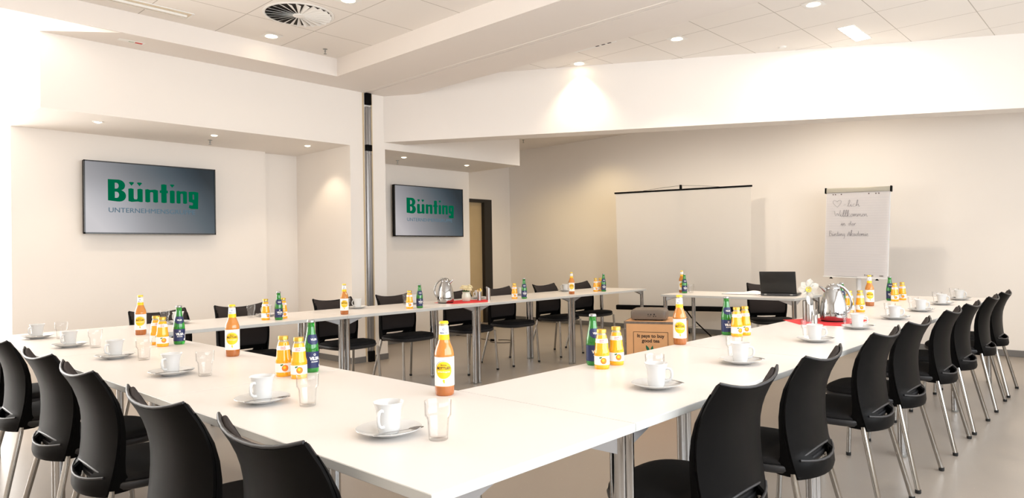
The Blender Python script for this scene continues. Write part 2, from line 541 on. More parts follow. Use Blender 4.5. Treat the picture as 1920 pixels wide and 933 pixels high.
for x, y in ((.3, 4.9), (.3, 2.2), (-1.0, 2.2)):      # added out-of-view spots, no fittings, to brighten the right-hand tables
    spot('lamp_light', (x, y, ZC-.03), 26, 78, .8)
t = thing('ceiling_lamp_panel', 'bright rectangular recessed lamp in the tiles above the beam at right', 'ceiling light', (-1.0, 6.01, ZC))
bm = B(); box(bm, -.075, .075, -.27, .27, -.004, 0, .001); obj('frame', bm, LWHITE, t)
bm = B(); box(bm, -.063, .063, -.255, .255, -.008, -.003); obj('diffuser', bm, LAMPW, t)
area('lamp_light', (-1.0, 6.01, ZC-.02), (0, 0, 0), .12, .5, 20, (1, .90, .74))
t = thing('linear_ceiling_lamp', 'long narrow recessed ceiling fitting above the left screen, unlit', 'ceiling light', (-4.80, .83, ZC))
bm = B()
for s in (-1, 1): box(bm, s*.07-.006, s*.07+.006, -.65, .65, -.006, 0)
for s in (-1, 1): box(bm, -.07, .07, s*.65-.006, s*.65+.006, -.006, 0)
obj('frame', bm, LWHITE, t)
bm = B(); box(bm, -.064, .064, -.644, .644, -.002, 0); obj('reflector', bm, mat('cream_reflector', (.72, .62, .46), .35), t)
bm = B(); tube(bm, [(0, -.62, -.008), (0, .62, -.008)], .012); obj('tube_lamp', bm, LWHITE, t)
# swirl diffuser
t = thing('ceiling_air_vent', 'round swirl air vent with white radial blades in a ceiling tile', 'vent', (-4.15, 2.095, ZC))
bm = B(); lathe(bm, [(.285, 0), (.285, -.004), (.268, -.006), (.262, -.001)], 48); obj('rim', bm, LWHITE, t)
bm = B(); lathe(bm, [(0, -.0015), (.264, -.0015), (.264, -.0005), (0, -.0005)], 48); obj('void', bm, DARK, t)
bm = B()
for i in range(24):
    a = 2*PI*i/24
    ca, sa = math.cos(a), math.sin(a)
    def P(r, tt, z): return bm.verts.new((r*ca - tt*sa, r*sa + tt*ca, z))
    r0, r1 = .045, .262
    w0, w1 = .0045, .020
    q_ = [P(r0, -w0, -.004), P(r1, -w1, -.003), P(r1, w1, -.020), P(r0, w0, -.012)]
    q2 = [P(r0, -w0, -.0025), P(r1, -w1, -.0018), P(r1, w1, -.0185), P(r0, w0, -.0105)]
    bm.faces.new(q_); bm.faces.new(q2[::-1])
    for k in range(4): bm.faces.new((q_[k], q2[k], q2[(k+1) % 4], q_[(k+1) % 4]))
obj('blades', bm, LWHITE, t)
bm = B(); lathe(bm, [(0, -.016), (.045, -.014), (.05, -.006), (.05, -.001), (0, -.001)], 24); obj('hub', bm, LWHITE, t)
# slot vent in the second room
t = thing('slot_air_vent', 'narrow slotted air vent at the edge of the ceiling tiles', 'vent', (-2.96, 4.58, ZC))
bm = B(); box(bm, -.25, .25, -.03, .03, -.004, 0); obj('frame', bm, LWHITE, t)
bm = B()
for x in (.04, .11, .18): box(bm, x-.02, x+.02, -.012, .012, -.006, -.003)
obj('slots', bm, DARK, t)
def sprinkler(x, y, z, l):
    t = thing('sprinkler_head', l, 'sprinkler', (x, y, z))
    bm = B(); lathe(bm, [(.022, 0), (.022, -.003), (.006, -.005), (.006, -.02), (.009, -.022), (.009, -.028), (.004, -.03), (.004, -.045), (0, -.045)], 14); obj('body', bm, GREYM, t)
    bm = B(); lathe(bm, [(0, -.045), (.015, -.046), (.015, -.049), (0, -.05)], 14); obj('deflector', bm, GREYM, t)
sprinkler(-4.835, 2.76, ZC, 'small sprinkler in the ceiling tile near the recess corner')
sprinkler(-6.10, 2.18, ZB, 'small sprinkler above the left television')
sprinkler(-6.10, 4.57, ZB, 'small sprinkler above the right television')
sprinkler(-6.35, 7.26, 3.0, 'sprinkler under the far ceiling right of the box corner')
bm = B(); lathe(bm, [(0, -.014), (.03, -.012), (.042, 0), (0, 0)], 20); o = obj('ceiling_sensor', bm, LWHITE, None, (-1.655, 5.95, ZC)); tag(o, 'small round sensor on the tiles left of the bright rectangular lamp', 'sensor')
t = thing('indicator_plate', 'small ceiling plate with a red and a green mark, top left', 'indicator', (-5.24, 1.17, ZS))
bm = B(); box(bm, -.03, .03, -.10, .10, -.003, 0, .001); obj('plate', bm, LWHITE, t)
bm = B(); box(bm, -.014, .014, .03, .085, -.005, -.002); obj('red_mark', bm, INKR, t)
bm = B(); box(bm, -.003, .003, -.02, .02, -.005, -.002); obj('green_mark', bm, GREEN, t)

# ------------------------------------------------------------------ televisions
def rounded_poly(pts):
    return pts
LG = []   # flat logo glyphs in units: x 0..17, z 0..5 ; built from the photo
def glyph(bm, outer, holes=(), y=0., dy=.001):
    """outer outline with holes, filled in XZ and given a thin depth"""
    def mk(pts):
        vs = [bm.verts.new((x, y, z)) for x, z in pts]
        return [bm.edges.new((vs[i], vs[(i+1) % len(vs)])) for i in range(len(vs))]
    es = mk(outer)
    for h in holes: es += mk(h)
    r = bmesh.ops.triangle_fill(bm, edges=es, use_beauty=True)
    fs = [g for g in r['geom'] if isinstance(g, bmesh.types.BMFace)]
    ex = bmesh.ops.extrude_face_region(bm, geom=fs)
    bmesh.ops.translate(bm, vec=(0, -dy, 0), verts=[g for g in ex['geom'] if isinstance(g, bmesh.types.BMVert)])
def arc(cx, cz, rx, rz, a0, a1, n=8):
    return [(cx+rx*math.cos(math.radians(a0+(a1-a0)*i/n)), cz+rz*math.sin(math.radians(a0+(a1-a0)*i/n))) for i in range(n+1)]
def logo(name, parent, W, loc):
    """W = width of the word; letters drawn as heavy blocks with wedge dots"""
    s = W/16.4
    bm = B()
    def G(outer, holes=()):
        glyph(bm, [(x*s, z*s) for x, z in outer], [[(x*s, z*s) for x, z in h] for h in holes])
    # B
    G([(0, .1)] + [(1.6, -.05)] + arc(1.9, 1.05, 1.15, 1.1, -85, 70, 9) + [(2.3, 2.15)] + arc(1.75, 3.0, 1.15, 1.05, -50, 88, 8) + [(0, 4.05)],
      [[(1.15, .62), (1.45, .62)] + arc(1.45, 1.2, .42, .58, -80, 80, 5) + [(1.15, 1.78)], [(1.15, 2.35), (1.4, 2.35)] + arc(1.4, 2.9, .42, .55, -80, 80, 5) + [(1.15, 3.45)]])
    def u(x0, x1, z1, z0=0.):
        wd = (x1-x0)*.37
        G([(x0, z0+.12), (x0+wd*.6, z0-.02), (x1-wd*.9, z0+.1), (x1-wd*.4, z0), (x1, z0+.05), (x1, z1-.1), (x1-wd*.5, z1+.02), (x1-wd, z1-.1), (x1-wd, z0+.75), (x1-wd-.1, z0+.5), (x0+wd+.1, z0+.5), (x0+wd, z0+.75), (x0+wd, z1-.1), (x0+wd*.5, z1+.02), (x0, z1-.1)])
    def n(x0, x1, z1, z0=0.):
        wd = (x1-x0)*.38
        G([(x0, z0+.1), (x0+wd*.5, z0), (x0+wd, z0+.1), (x0+wd, z1-.7), (x0+wd+.1, z1-.55), (x1-wd-.1, z1-.55), (x1-wd, z1-.7), (x1-wd, z0+.1), (x1-wd*.5, z0), (x1, z0+.1), (x1, z1-.15), (x1-wd*.6, z1), (x0+wd, z1-.12), (x0+wd*.5, z1+.02), (x0, z1-.1)])
    def wedge(x, z, r=.48):
        G([(x, z)] + [(x+r, z+r*1.2), (x+r*.5, z+r*1.45), (x-r*.5, z+r*1.45), (x-r, z+r*1.2)])
    u(3.45, 5.95, 2.55)
    wedge(4.0, 3.05); wedge(5.4, 3.05)
    n(6.4, 8.7, 2.55)
    G([(9.3, .08), (9.8, 0), (10.3, .08), (10.3, 1.95), (10.55, 1.95), (10.55, 2.4), (10.3, 2.5), (10.3, 3.6), (9.8, 3.68), (9.3, 3.6), (9.3, 2.5), (9.02, 2.4), (9.02, 1.95), (9.3, 1.95)])
    G([(10.9, .08), (11.35, 0), (11.8, .08), (11.8, 2.45), (11.35, 2.55), (10.9, 2.45)])
    wedge(11.35, 3.1, .44)
    n(12.15, 14.15, 2.55)
    G([(14.5, .45), (15.2, .3), (15.35, .1), (15.2, -.25), (14.6, -.2), (14.5, -.75), (14.9, -.95), (16.3, -.95), (16.4, 2.4), (15.6, 2.55), (14.5, 2.45)],
      [[(15.25, .95), (15.55, .95), (15.55, 1.9), (15.4, 2.0), (15.25, 1.9)]])
    o = obj(name, bm, LOGOG, parent, loc, smooth=0)
    return o
def tv(x, y0, y1, z0, z1, label):
    cy, cz = (y0+y1)/2, (z0+z1)/2
    W, H = y1-y0, z1-z0
    # local frame: screen faces -Y; rotate so it faces +X
    t = thing('wall_television', label, 'television', (x, cy, cz), PI/2)
    bm = B(); box(bm, -W/2, W/2, .004, .045, -H/2, H/2, .004); obj('casing', bm, BLKP, t)
    bm = B(); e = .011
    box(bm, -W/2, W/2, -.006, .004, H/2-e, H/2); box(bm, -W/2, W/2, -.006, .004, -H/2, -H/2+e*1.3)
    box(bm, -W/2, -W/2+e, -.006, .004, -H/2, H/2); box(bm, W/2-e, W/2, -.006, .004, -H/2, H/2)
    obj('bezel', bm, mat('tv_bezel', (.01, .01, .01), .2), t)
    bm = B(); box(bm, -W/2+e, W/2-e, -.001, .004, -H/2+e, H/2-e); s = obj('screen', bm, TVM, t)
    logo('logo_letters', s, W*.69, (-W*.335, -.001, -H*.045))
    text('logo_text', 'UNTERNEHMENSGRUPPE', .066*W/1.24, LOGOB, s, (-W*.335, -.005, -H*.20), align='LEFT', sx=1.10, depth=.001)
    bm = B(); box(bm, -.25, .25, .045, .10, -.15, .15, .004); obj('wall_mount', bm, BLKP, t)
    return t
tv(-6.40, 1.115, 2.357, 1.438, 2.141, 'large left television showing a green logo, beside the far-left window')
tv(-6.37, 4.712, 5.945, 1.438, 2.131, 'right television showing the same green logo, left of the door')
# ------------------------------------------------------------------ tables (1.4 x 0.7 m)
ZT = .73
def make_table(first=None, x0=0, y0=0, ax='x', label='', group='white folding conference tables set in a U'):
    lx, ly = (1.4, .7)
    rz = 0 if ax == 'x' else PI/2
    # local origin: corner; for ax == 'y' the table is turned 90 degrees, origin at its +x corner
    if first:
        return dup(first, (x0, y0, 0), rz, label, group)
    t = thing('conference_table', label, 'table', (x0, y0, 0), rz, group)
    bm = B(); box(bm, .0008, lx-.0008, .0008, ly-.0008, ZT-.0225, ZT-.0005, .0012, 1); obj('edge_band', bm, EDGE, t, smooth=0)
    bm = B(); box(bm, .0018, lx-.0018, .0018, ly-.0018, ZT-.002, ZT); obj('tabletop', bm, WHITE_TOP, t, smooth=0)
    for sx, sy in ((0, 0), (1, 0), (0, 1), (1, 1)):
        cx = .026 if not sx else lx-.026
        cy = .05 if not sy else ly-.05
        dx, dy = (1 if not sx else -1), (1 if not sy else -1)
        bm = B(); tube(bm, [(cx, cy, .012), (cx, cy, ZT-.0225)], .0212, 20); g = obj('leg', bm, CHROME, t)
        bm = B(); lathe(bm, [(0, 0), (.02, 0), (.0215, .004), (.0215, .014), (0, .014)], 16, cx, cy); obj('leg_glide', bm, GREYM, g)
        bm = B()
        for ux, uy in ((dx, 0), (0, dy)):
            # tapering bracket arm
            a = Vector((cx+ux*.018, cy+uy*.018, 0)); e = Vector((cx+ux*.135, cy+uy*.135, 0)); s = Vector((uy, ux, 0))*.012
            v = [bm.verts.new(p) for p in (a-s+Vector((0, 0, ZT-.068)), a+s+Vector((0, 0, ZT-.068)), a+s+Vector((0, 0, ZT-.0228)), a-s+Vector((0, 0, ZT-.0228)),
                                            e-s+Vector((0, 0, ZT-.027)), e+s+Vector((0, 0, ZT-.027)), e+s+Vector((0, 0, ZT-.0228)), e-s+Vector((0, 0, ZT-.0228)))]
            for f in ((0, 1, 2, 3), (7, 6, 5, 4), (0, 4, 5, 1), (1, 5, 6, 2), (2, 6, 7, 3), (3, 7, 4, 0)): bm.faces.new([v[i] for i in f])
        prism(bm, [(cx, cy), (cx+dx*.075, cy), (cx, cy+dy*.075)], ZT-.032, ZT-.0228)
        obj('corner_bracket', bm, ALU, t, smooth=0)
    return t
T0 = make_table(None, -1.4, 0, 'x', 'white conference table at the near corner, closest to the camera')
make_table(T0, -2.8, 0, 'x', 'white conference table in the middle of the near-left row')
make_table(T0, -4.2, 0, 'x', 'white conference table at the far left end of the near row')
RN = ['first', 'second', 'third', 'last']
for k in range(4):
    make_table(T0, 0, .7+1.4*k, 'y', f'white conference table, {RN[k]} one away from the near corner down the right-hand side')
for k in range(4):
    make_table(T0, -3.5, .7+1.4*k, 'y', f'white conference table, {RN[k]} from the left in the row below the televisions')
make_table(T0, -2.79, 5.45, 'x', 'white table across the open end of the U, with the laptop on it')

# ------------------------------------------------------------------ chairs
def ztop(s): return .790 + .028*abs(s)**2.2
def interp(tab, z):
    if z <= tab[0][0]: return tab[0][1]
    for (z0, v0), (z1, v1) in zip(tab, tab[1:]):
        if z <= z1:
            t = (z-z0)/(z1-z0); t = t*t*(3-2*t) if False else t
            return v0+(v1-v0)*t
    return tab[-1][1]
YC = [(.385, -.180), (.42, -.176), (.46, -.170), (.50, -.166), (.55, -.163), (.60, -.164), (.65, -.170), (.70, -.183), (.74, -.200), (.78, -.223), (.82, -.252)]
HW = [(.385, .176), (.42, .188), (.46, .198), (.50, .204), (.56, .208), (.62, .209), (.68, .207), (.74, .203), (.79, .198), (.82, .196)]
def yc(z): return interp(YC, z)
def hw(z): return interp(HW, z)
def back_pt(s, z, off=0.):
    t = max(0, (z-.40)/.41)
    wrap = (.022 + .030*t)*abs(s)**2.4
    return Vector((s*hw(z), yc(z) + wrap + off, z))
def make_chair(label, loc, rz, group):
    t = thing('stacking_chair', label, 'chair', loc, rz, group)
    # seat pan outline (superellipse, wide rounded front corners)
    out = []
    for i in range(44):
        a = 2*PI*i/44
        c, s = math.cos(a), math.sin(a)
        x = .216*math.copysign(abs(c)**(.55 if s > 0 else .5), c); y = math.copysign(abs(s)**(.62 if s > 0 else .55), s)
        y = y*.235 if s > 0 else y*.166
        x *= (1 + .03*(y/.225))
        out.append((x, y))
    bm = B(); loft(bm, out, [(.84, .396), (.94, .401), (.99, .412), (1, .426), (.985, .430)]); obj('seat_shell', bm, SHELLG, t, smooth=50)
    bm = B(); loft(bm, [(x*.97, y*.97+.003) for x, y in out], [(.985, .4295), (1, .436), (.995, .446), (.965, .454), (.85, .459), (.5, .460), (.1, .459)])
    for v in bm.verts:
        if v.co.y < 0: v.co.z = .4295 + (v.co.z-.4295)*(1-.55*min(1, -v.co.y/.15))
    obj('seat_cushion', bm, BLKF, t, smooth=60)
    # backrest shell with the hand slot above the lower crossbar
    zs = [.388, .402, .420, .441, .463, .49, .53, .57, .61, .65, .69, .73, .765, 1.0]
    ss = [-1, -.93, -.85, -.70, -.5, -.25, 0, .25, .5, .70, .85, .93, 1]
    bm = B(); g = []
    for z in zs:
        row = []
        for s in ss:
            zz = ztop(s) if z == 1.0 else z
            k = 1-s*s
            if z < .445: zz -= .003*k
            if .445 < z < .50: zz -= .004*k
            p = back_pt(s, zz)
            if z < .445: p.y -= .030*k*(1 if z > .40 else .8)
            row.append(bm.verts.new(p))
        g.append(row)
    for i in range(len(zs)-1):
        for j in range(len(ss)-1):
            if i == 3 and 4 <= j <= 7: continue
            bm.faces.new((g[i][j], g[i][j+1], g[i+1][j+1], g[i+1][j]))
    bmesh.ops.recalc_face_normals(bm, faces=bm.faces)
    bmesh.ops.solidify(bm, geom=bm.faces[:], thickness=.009)
    bs = obj('backrest', bm, BLKP, t, smooth=50)
    # deep side wings that run down into the seat
    for s in (-1, 1):
        bm = B(); rows = []
        prof = [(.785, .005), (.75, .008), (.70, .012), (.65, .015), (.60, .018), (.55, .021), (.50, .026), (.46, .036), (.425, .058), (.40, .085), (.392, .060)]
        for z, dp in prof:
            p = back_pt(s*1.0, z); q = Vector((p.x - s*.004, p.y+dp, z)); p2 = Vector((p.x - s*.012, p.y-.004, z)); q2 = Vector((p.x - s*.016, p.y+dp*.95, z))
            rows.append([bm.verts.new(v) for v in (p2, Vector((p.x+s*.002, p.y+.001, z)), Vector((p.x+s*.001, (p.y+q.y)/2, z)), q, q2, Vector((p.x-s*.015, (p.y+q.y)/2, z)))])
        for A_, B_ in zip(rows, rows[1:]):
            for k in range(6): bm.faces.new((A_[k], A_[(k+1) % 6], B_[(k+1) % 6], B_[k]))
        bm.faces.new(rows[0][::-1]); bm.faces.new(rows[-1])
        obj('side_wing', bm, BLKP, bs, smooth=50)
    bm = B(); tube(bm, [Vector((x*.180, -.158-.046*(1-x*x), .394-.004*(1-x*x))) for x in (-1, -.75, -.5, -.25, 0, .25, .5, .75, 1)], [.010, .010, .010, .010, .010, .010, .010, .010, .010], 10, flat=.8); obj('lower_lip', bm, BLKP, bs, smooth=60)
    for up in (-1, 1):
        bm = B(); tube(bm, [back_pt(x, .452 + up*.016*(1-(x/.86)**2), -.004) + Vector((0, -.030*(1-x*x)*(up < 0)-.004, 0)) for x in (-.86, -.7, -.5, -.25, 0, .25, .5, .7, .86)], .0045, 8); obj('slot_rim', bm, SHELLG, bs, smooth=60)
    bm = B(); tube(bm, [back_pt(x, ztop(x), -.004) for x in (-.99, -.8, -.6, -.4, -.2, 0, .2, .4, .6, .8, .99)], .0045, 8); obj('top_lip', bm, SHELLG, bs, smooth=60)
    # pad on the front of the back
    zs2 = [.49, .53, .57, .61, .65, .69, .73, .765, 1.0]
    ss2 = [-.96, -.88, -.6, -.3, 0, .3, .6, .88, .96]
    bm = B(); g = []
    for z in zs2:
        row = []
        for s in ss2:
            zz = ztop(s)-.001 + .006*(abs(s) > .3)*(abs(s) < .93) if z == 1.0 else z
            row.append(bm.verts.new(back_pt(s*(1 if z > .5 else .93), zz, .014)))
        g.append(row)
    for i in range(len(zs2)-1):
        for j in range(len(ss2)-1): bm.faces.new((g[i][j], g[i][j+1], g[i+1][j+1], g[i+1][j]))
    bmesh.ops.recalc_face_normals(bm, faces=bm.faces)
    bmesh.ops.solidify(bm, geom=bm.faces[:], thickness=.013)
    es = [e for e in bm.edges if len(e.link_faces) == 2 and e.calc_face_angle(0) > 1.0]
    bmesh.ops.bevel(bm, geom=es, offset=.006, segments=2, affect='EDGES', profile=.5)
    obj('back_cushion', bm, BRNF, t, smooth=60)
    for s in (-1, 1):
        for (xa, ya, za), (xb, yb) in (((.176*s, -.148, .405), (.226*s, -.236)), ((.188*s, .200, .405), (.2015*s, .222))):
            bm = B(); tube(bm, [(xa, ya, za), (xa+(xb-xa)*.05, ya+(yb-ya)*.05, za-.03), (xb, yb, .012)], .0118, 14); l = obj('leg', bm, CHROME2, t)
            bm = B(); lathe(bm, [(0, 0), (.012, 0), (.0135, .003), (.0135, .018), (0, .018)], 14, xb, yb); obj('foot_cap', bm, RUBBER, l)
    return t
G1, G2, G3 = 'chairs along the near-left side', 'chairs along the right side', 'chairs under the televisions'
CH0 = make_chair('black padded chair lowest in the foreground, left of the near corner', (-.425, .07, 0), 0, G1)
lab = ['black padded chair, second from the near corner along the near-left side', 'black padded chair, third from the near corner along the near-left side',
       'black padded chair, fourth from the near corner along the near-left side', 'black padded chair cut by the left edge of the photo, full back visible', 'black padded chair at the far left, only its seat showing behind another']
for (x, dy, r), l in zip(((-1.01, -.01, .02), (-1.755, 0, -.02), (-2.365, .012, .03), (-3.08, .01, -.02), (-3.72, .02, .02)), lab):
    dup(CH0, (x, .07+dy, 0), r, l, G1)
lab = ['black padded chair largest at lower right, first along the right-hand tables', 'black padded chair, second from the camera along the right-hand tables', 'black padded chair, third from the camera on the right side',
       'black padded chair, fourth from the camera along the right-hand tables', 'black padded chair, fifth from the camera along the right-hand tables', 'black padded chair, sixth from the camera along the right-hand tables',
       'black padded chair, second to last at the far right end', 'black padded chair farthest away on the right-hand side']
for (x, y, r), l in zip(((-.07, 1.11, 0), (-.07, 1.72, .03), (-.075, 2.54, .0), (-.07, 3.11, -.02), (-.07, 3.90, .02), (-.065, 4.48, -.01), (-.065, 5.25, .02), (-.07, 5.88, 0)), lab):
    dup(CH0, (x, y, 0), PI/2+r, l, G2)
lab = ['black chair facing the room, leftmost of those below the televisions', 'black chair facing the room, second from the left below the televisions', 'black chair left of the wall post, behind a pair of table legs',
       'black chair right of the wall post, full seat visible', 'black chair directly behind the left steel jug', 'black chair right of the silver tubes on the far row', 'black chair facing the room, second from the right end of the far row', 'black chair at the right end of the far row, nearest the projection screen']
for (y, r), l in zip(((1.04, .02), (1.64, -.02), (2.49, .01), (3.145, -.01), (3.93, .0), (4.57, .0), (5.355, -.01), (6.03, .01)), lab):
    dup(CH0, (-4.13, y, 0), -PI/2+r, l, G3)
dup(CH0, (-2.0, 6.37, 0), PI+math.radians(38), 'black chair behind the laptop table, turned towards the camera', None)
if 'group' in CH0: pass

# ------------------------------------------------------------------ tableware
CX, CY = 1.0095, -.8357
def face(x, y, dev=0.): return math.atan2(CY-y, CX-x) + PI/2 + dev
def make_cup(label, loc, rz, group):
    t = thing('coffee_cup', label, 'cup', loc, rz, group)
    bm = B(); lathe(bm, [(0, .002), (.020, .002), (.021, 0), (.024, 0), (.0265, .004), (.0285, .014), (.0295, .035), (.0315, .058), (.0355, .072), (.0385, .078), (.0378, .0787), (.0345, .0725), (.0302, .058), (.0278, .035), (.0265, .014), (.022, .006), (0, .006)], 40)
    obj('cup_body', bm, PORC, t, smooth=50)
    bm = B(); pts = [(.029, 0, .060), (.038, 0, .0625), (.047, 0, .060), (.0515, 0, .050), (.0515, 0, .038), (.048, 0, .028), (.040, 0, .022), (.0275, 0, .020)]
    tube(bm, pts, [.005, .0046, .0044, .0044, .0044, .0044, .0046, .005], 10); obj('handle', bm, PORC, t, smooth=60)
    return t
def make_saucer(label, loc, group):
    bm = B(); lathe(bm, [(0, .003), (.026, .003), (.027, 0), (.034, 0), (.036, .002), (.060, .0085), (.080, .0165), (.0835, .0185), (.0825, .0195), (.078, .018), (.058, .0108), (.036, .0055), (.030, .0048), (0, .0048)], 48)
    o = obj('saucer', bm, PORC, None, loc, smooth=50); return tag(o, label, 'saucer', group)
def make_spoon(label, loc, rz, group):
    """spoon along +Y, bowl at the far end"""
    t = thing('teaspoon', label, 'spoon', loc, rz, group)
    bm = B(); tube(bm, [(0, -.068, .0015), (0, -.05, .003), (0, -.02, .0035), (0, .012, .002), (0, .03, .0015)], [.0042, .0045, .0028, .0019, .003], 10, flat=.35); obj('spoon_handle', bm, CHROME, t, smooth=60)
    bm = B(); n = 18; rings = []
    for k in range(6):
        f = k/5
        rings.append([bm.verts.new((.0125*f*math.cos(2*PI*i/n), .050+.021*f*math.sin(2*PI*i/n), -.0035*(1-f*f)+.002)) for i in range(n)] if k else [bm.verts.new((0, .050, -.0015))])
    for i in range(n): bm.faces.new((rings[0][0], rings[1][i], rings[1][(i+1) % n]))
    for a, b in zip(rings[1:], rings[2:]):
        for i in range(n): bm.faces.new((a[i], b[i], b[(i+1) % n], a[(i+1) % n]))
    bmesh.ops.solidify(bm, geom=bm.faces[:], thickness=.0007)
    obj('spoon_bowl', bm, CHROME, t, smooth=60)
    return t
def make_glass(label, loc, group):
    bm = B(); lathe(bm, [(0, .0), (.022, 0), (.0235, .002), (.0265, .050), (.0295, .056), (.0325, .0600), (.0335, .095), (.0328, .0962), (.032, .095), (.0308, .061), (.0278, .0575), (.0245, .050), (.0218, .009), (.018, .0075), (0, .0075)], 36)
    o = obj('water_glass', bm, GLASS, None, loc, smooth=40); return tag(o, label, 'glass', group)
cups = saucers = spoons = glasses = None
CG, SG, PG, GG = 'white coffee cups at the places', 'white saucers at the places', 'teaspoons on the saucers', 'empty water glasses at the places'
def setting(x, y, rz, gx, gy, where, parts='CSPG', cup_dz=0):
    """rz: 0 for a person looking towards +Y"""
    global cups, saucers, spoons, glasses
    c, s = math.cos(rz), math.sin(rz)
    L = lambda n: f'{n} {where}'
    j = random.uniform(-.12, .12)
    if 'S' in parts:
        if saucers is None: saucers = make_saucer(L('white saucer'), (x, y, ZT), SG)
        else: dup(saucers, (x, y, ZT), 0, L('white saucer'), SG)
    if 'C' in parts:
        hz = rz + math.atan2(-.89, .45) + j
        p = (x, y, ZT+.0052)
        if cups is None: cups = make_cup(L('white coffee cup'), p, hz, CG)
        else: dup(cups, p, hz, L('white coffee cup'), CG)
    if 'P' in parts:
        ox, oy = .056, -.012
        p = (x+c*ox-s*oy, y+s*ox+c*oy, ZT+.0185)
        if spoons is None: spoons = make_spoon(L('steel teaspoon'), p, rz-.12+j, PG)
        else: dup(spoons, p, rz-.12+j, L('steel teaspoon'), PG)
    if 'G' in parts and gx is not None:
        p = (gx, gy, ZT)
        if glasses is None: glasses = make_glass(L('empty clear water glass'), p, GG)
        else: dup(glasses, p, 0, L('empty clear water glass'), GG)
ORD = ['first', 'second', 'third', 'fourth', 'fifth', 'sixth', 'seventh', 'eighth']
near = [(-.422, .213, -.289, .264), (-1.048, .19, -.892, .257), (-1.828, .207, -1.693, .281), (-2.523, .215, -2.354, .282), (-3.187, .198, -3.043, .277), (-3.82, .189, -3.692, .28)]
for i, (x, y, gx, gy) in enumerate(near):
    setting(x, y, 0, gx, gy, ['in the foreground at the near table corner', 'at the second place from the near corner, near-left side', 'at the third place from the near corner, near-left side', 'at the fourth place from the near corner, near-left side', 'at the fifth place from the near corner, near-left side', 'at the place farthest left on the near-left side'][i])
right = [(-.207, 1.14, -.27, 1.234), (-.207, 1.771, -.267, 1.845), (-.208, 2.598, -.262, 2.66), (-.213, 3.274, -.285, 3.34), (-.192, 3.947, -.236, 4.012), (-.192, 4.613, -.25, 4.66), (-.202, 5.314, -.246, 5.375), (-.194, 5.93, -.245, 5.995)]
for i, (x, y, gx, gy) in enumerate(right):
    setting(x, y, PI/2, gx, gy, f'at the {ORD[i]} place from the camera, right-hand side' if i < 7 else 'at the last place on the right-hand side, farthest away')
far = [(-4.02, 1.06, -4.10, 1.0), (-4.03, 1.72, -4.02, 1.59), (-4.05, 2.56, -4.08, 2.47), (-4.03, 3.17, -4.06, 3.09), (-4.03, 3.99, None, None), (-4.03, 4.63, -4.03, 4.51), (-4.05, 5.42, None, None), (-4.03, 6.03, None, None)]
for i, (x, y, gx, gy) in enumerate(far):
    setting(x, y, -PI/2, gx, gy, f'at the {ORD[i]} place from the left under the televisions')
dup(glasses, (-2.619, 5.78, ZT), 0, 'empty water glass on the laptop table beside the two bottles', GG)

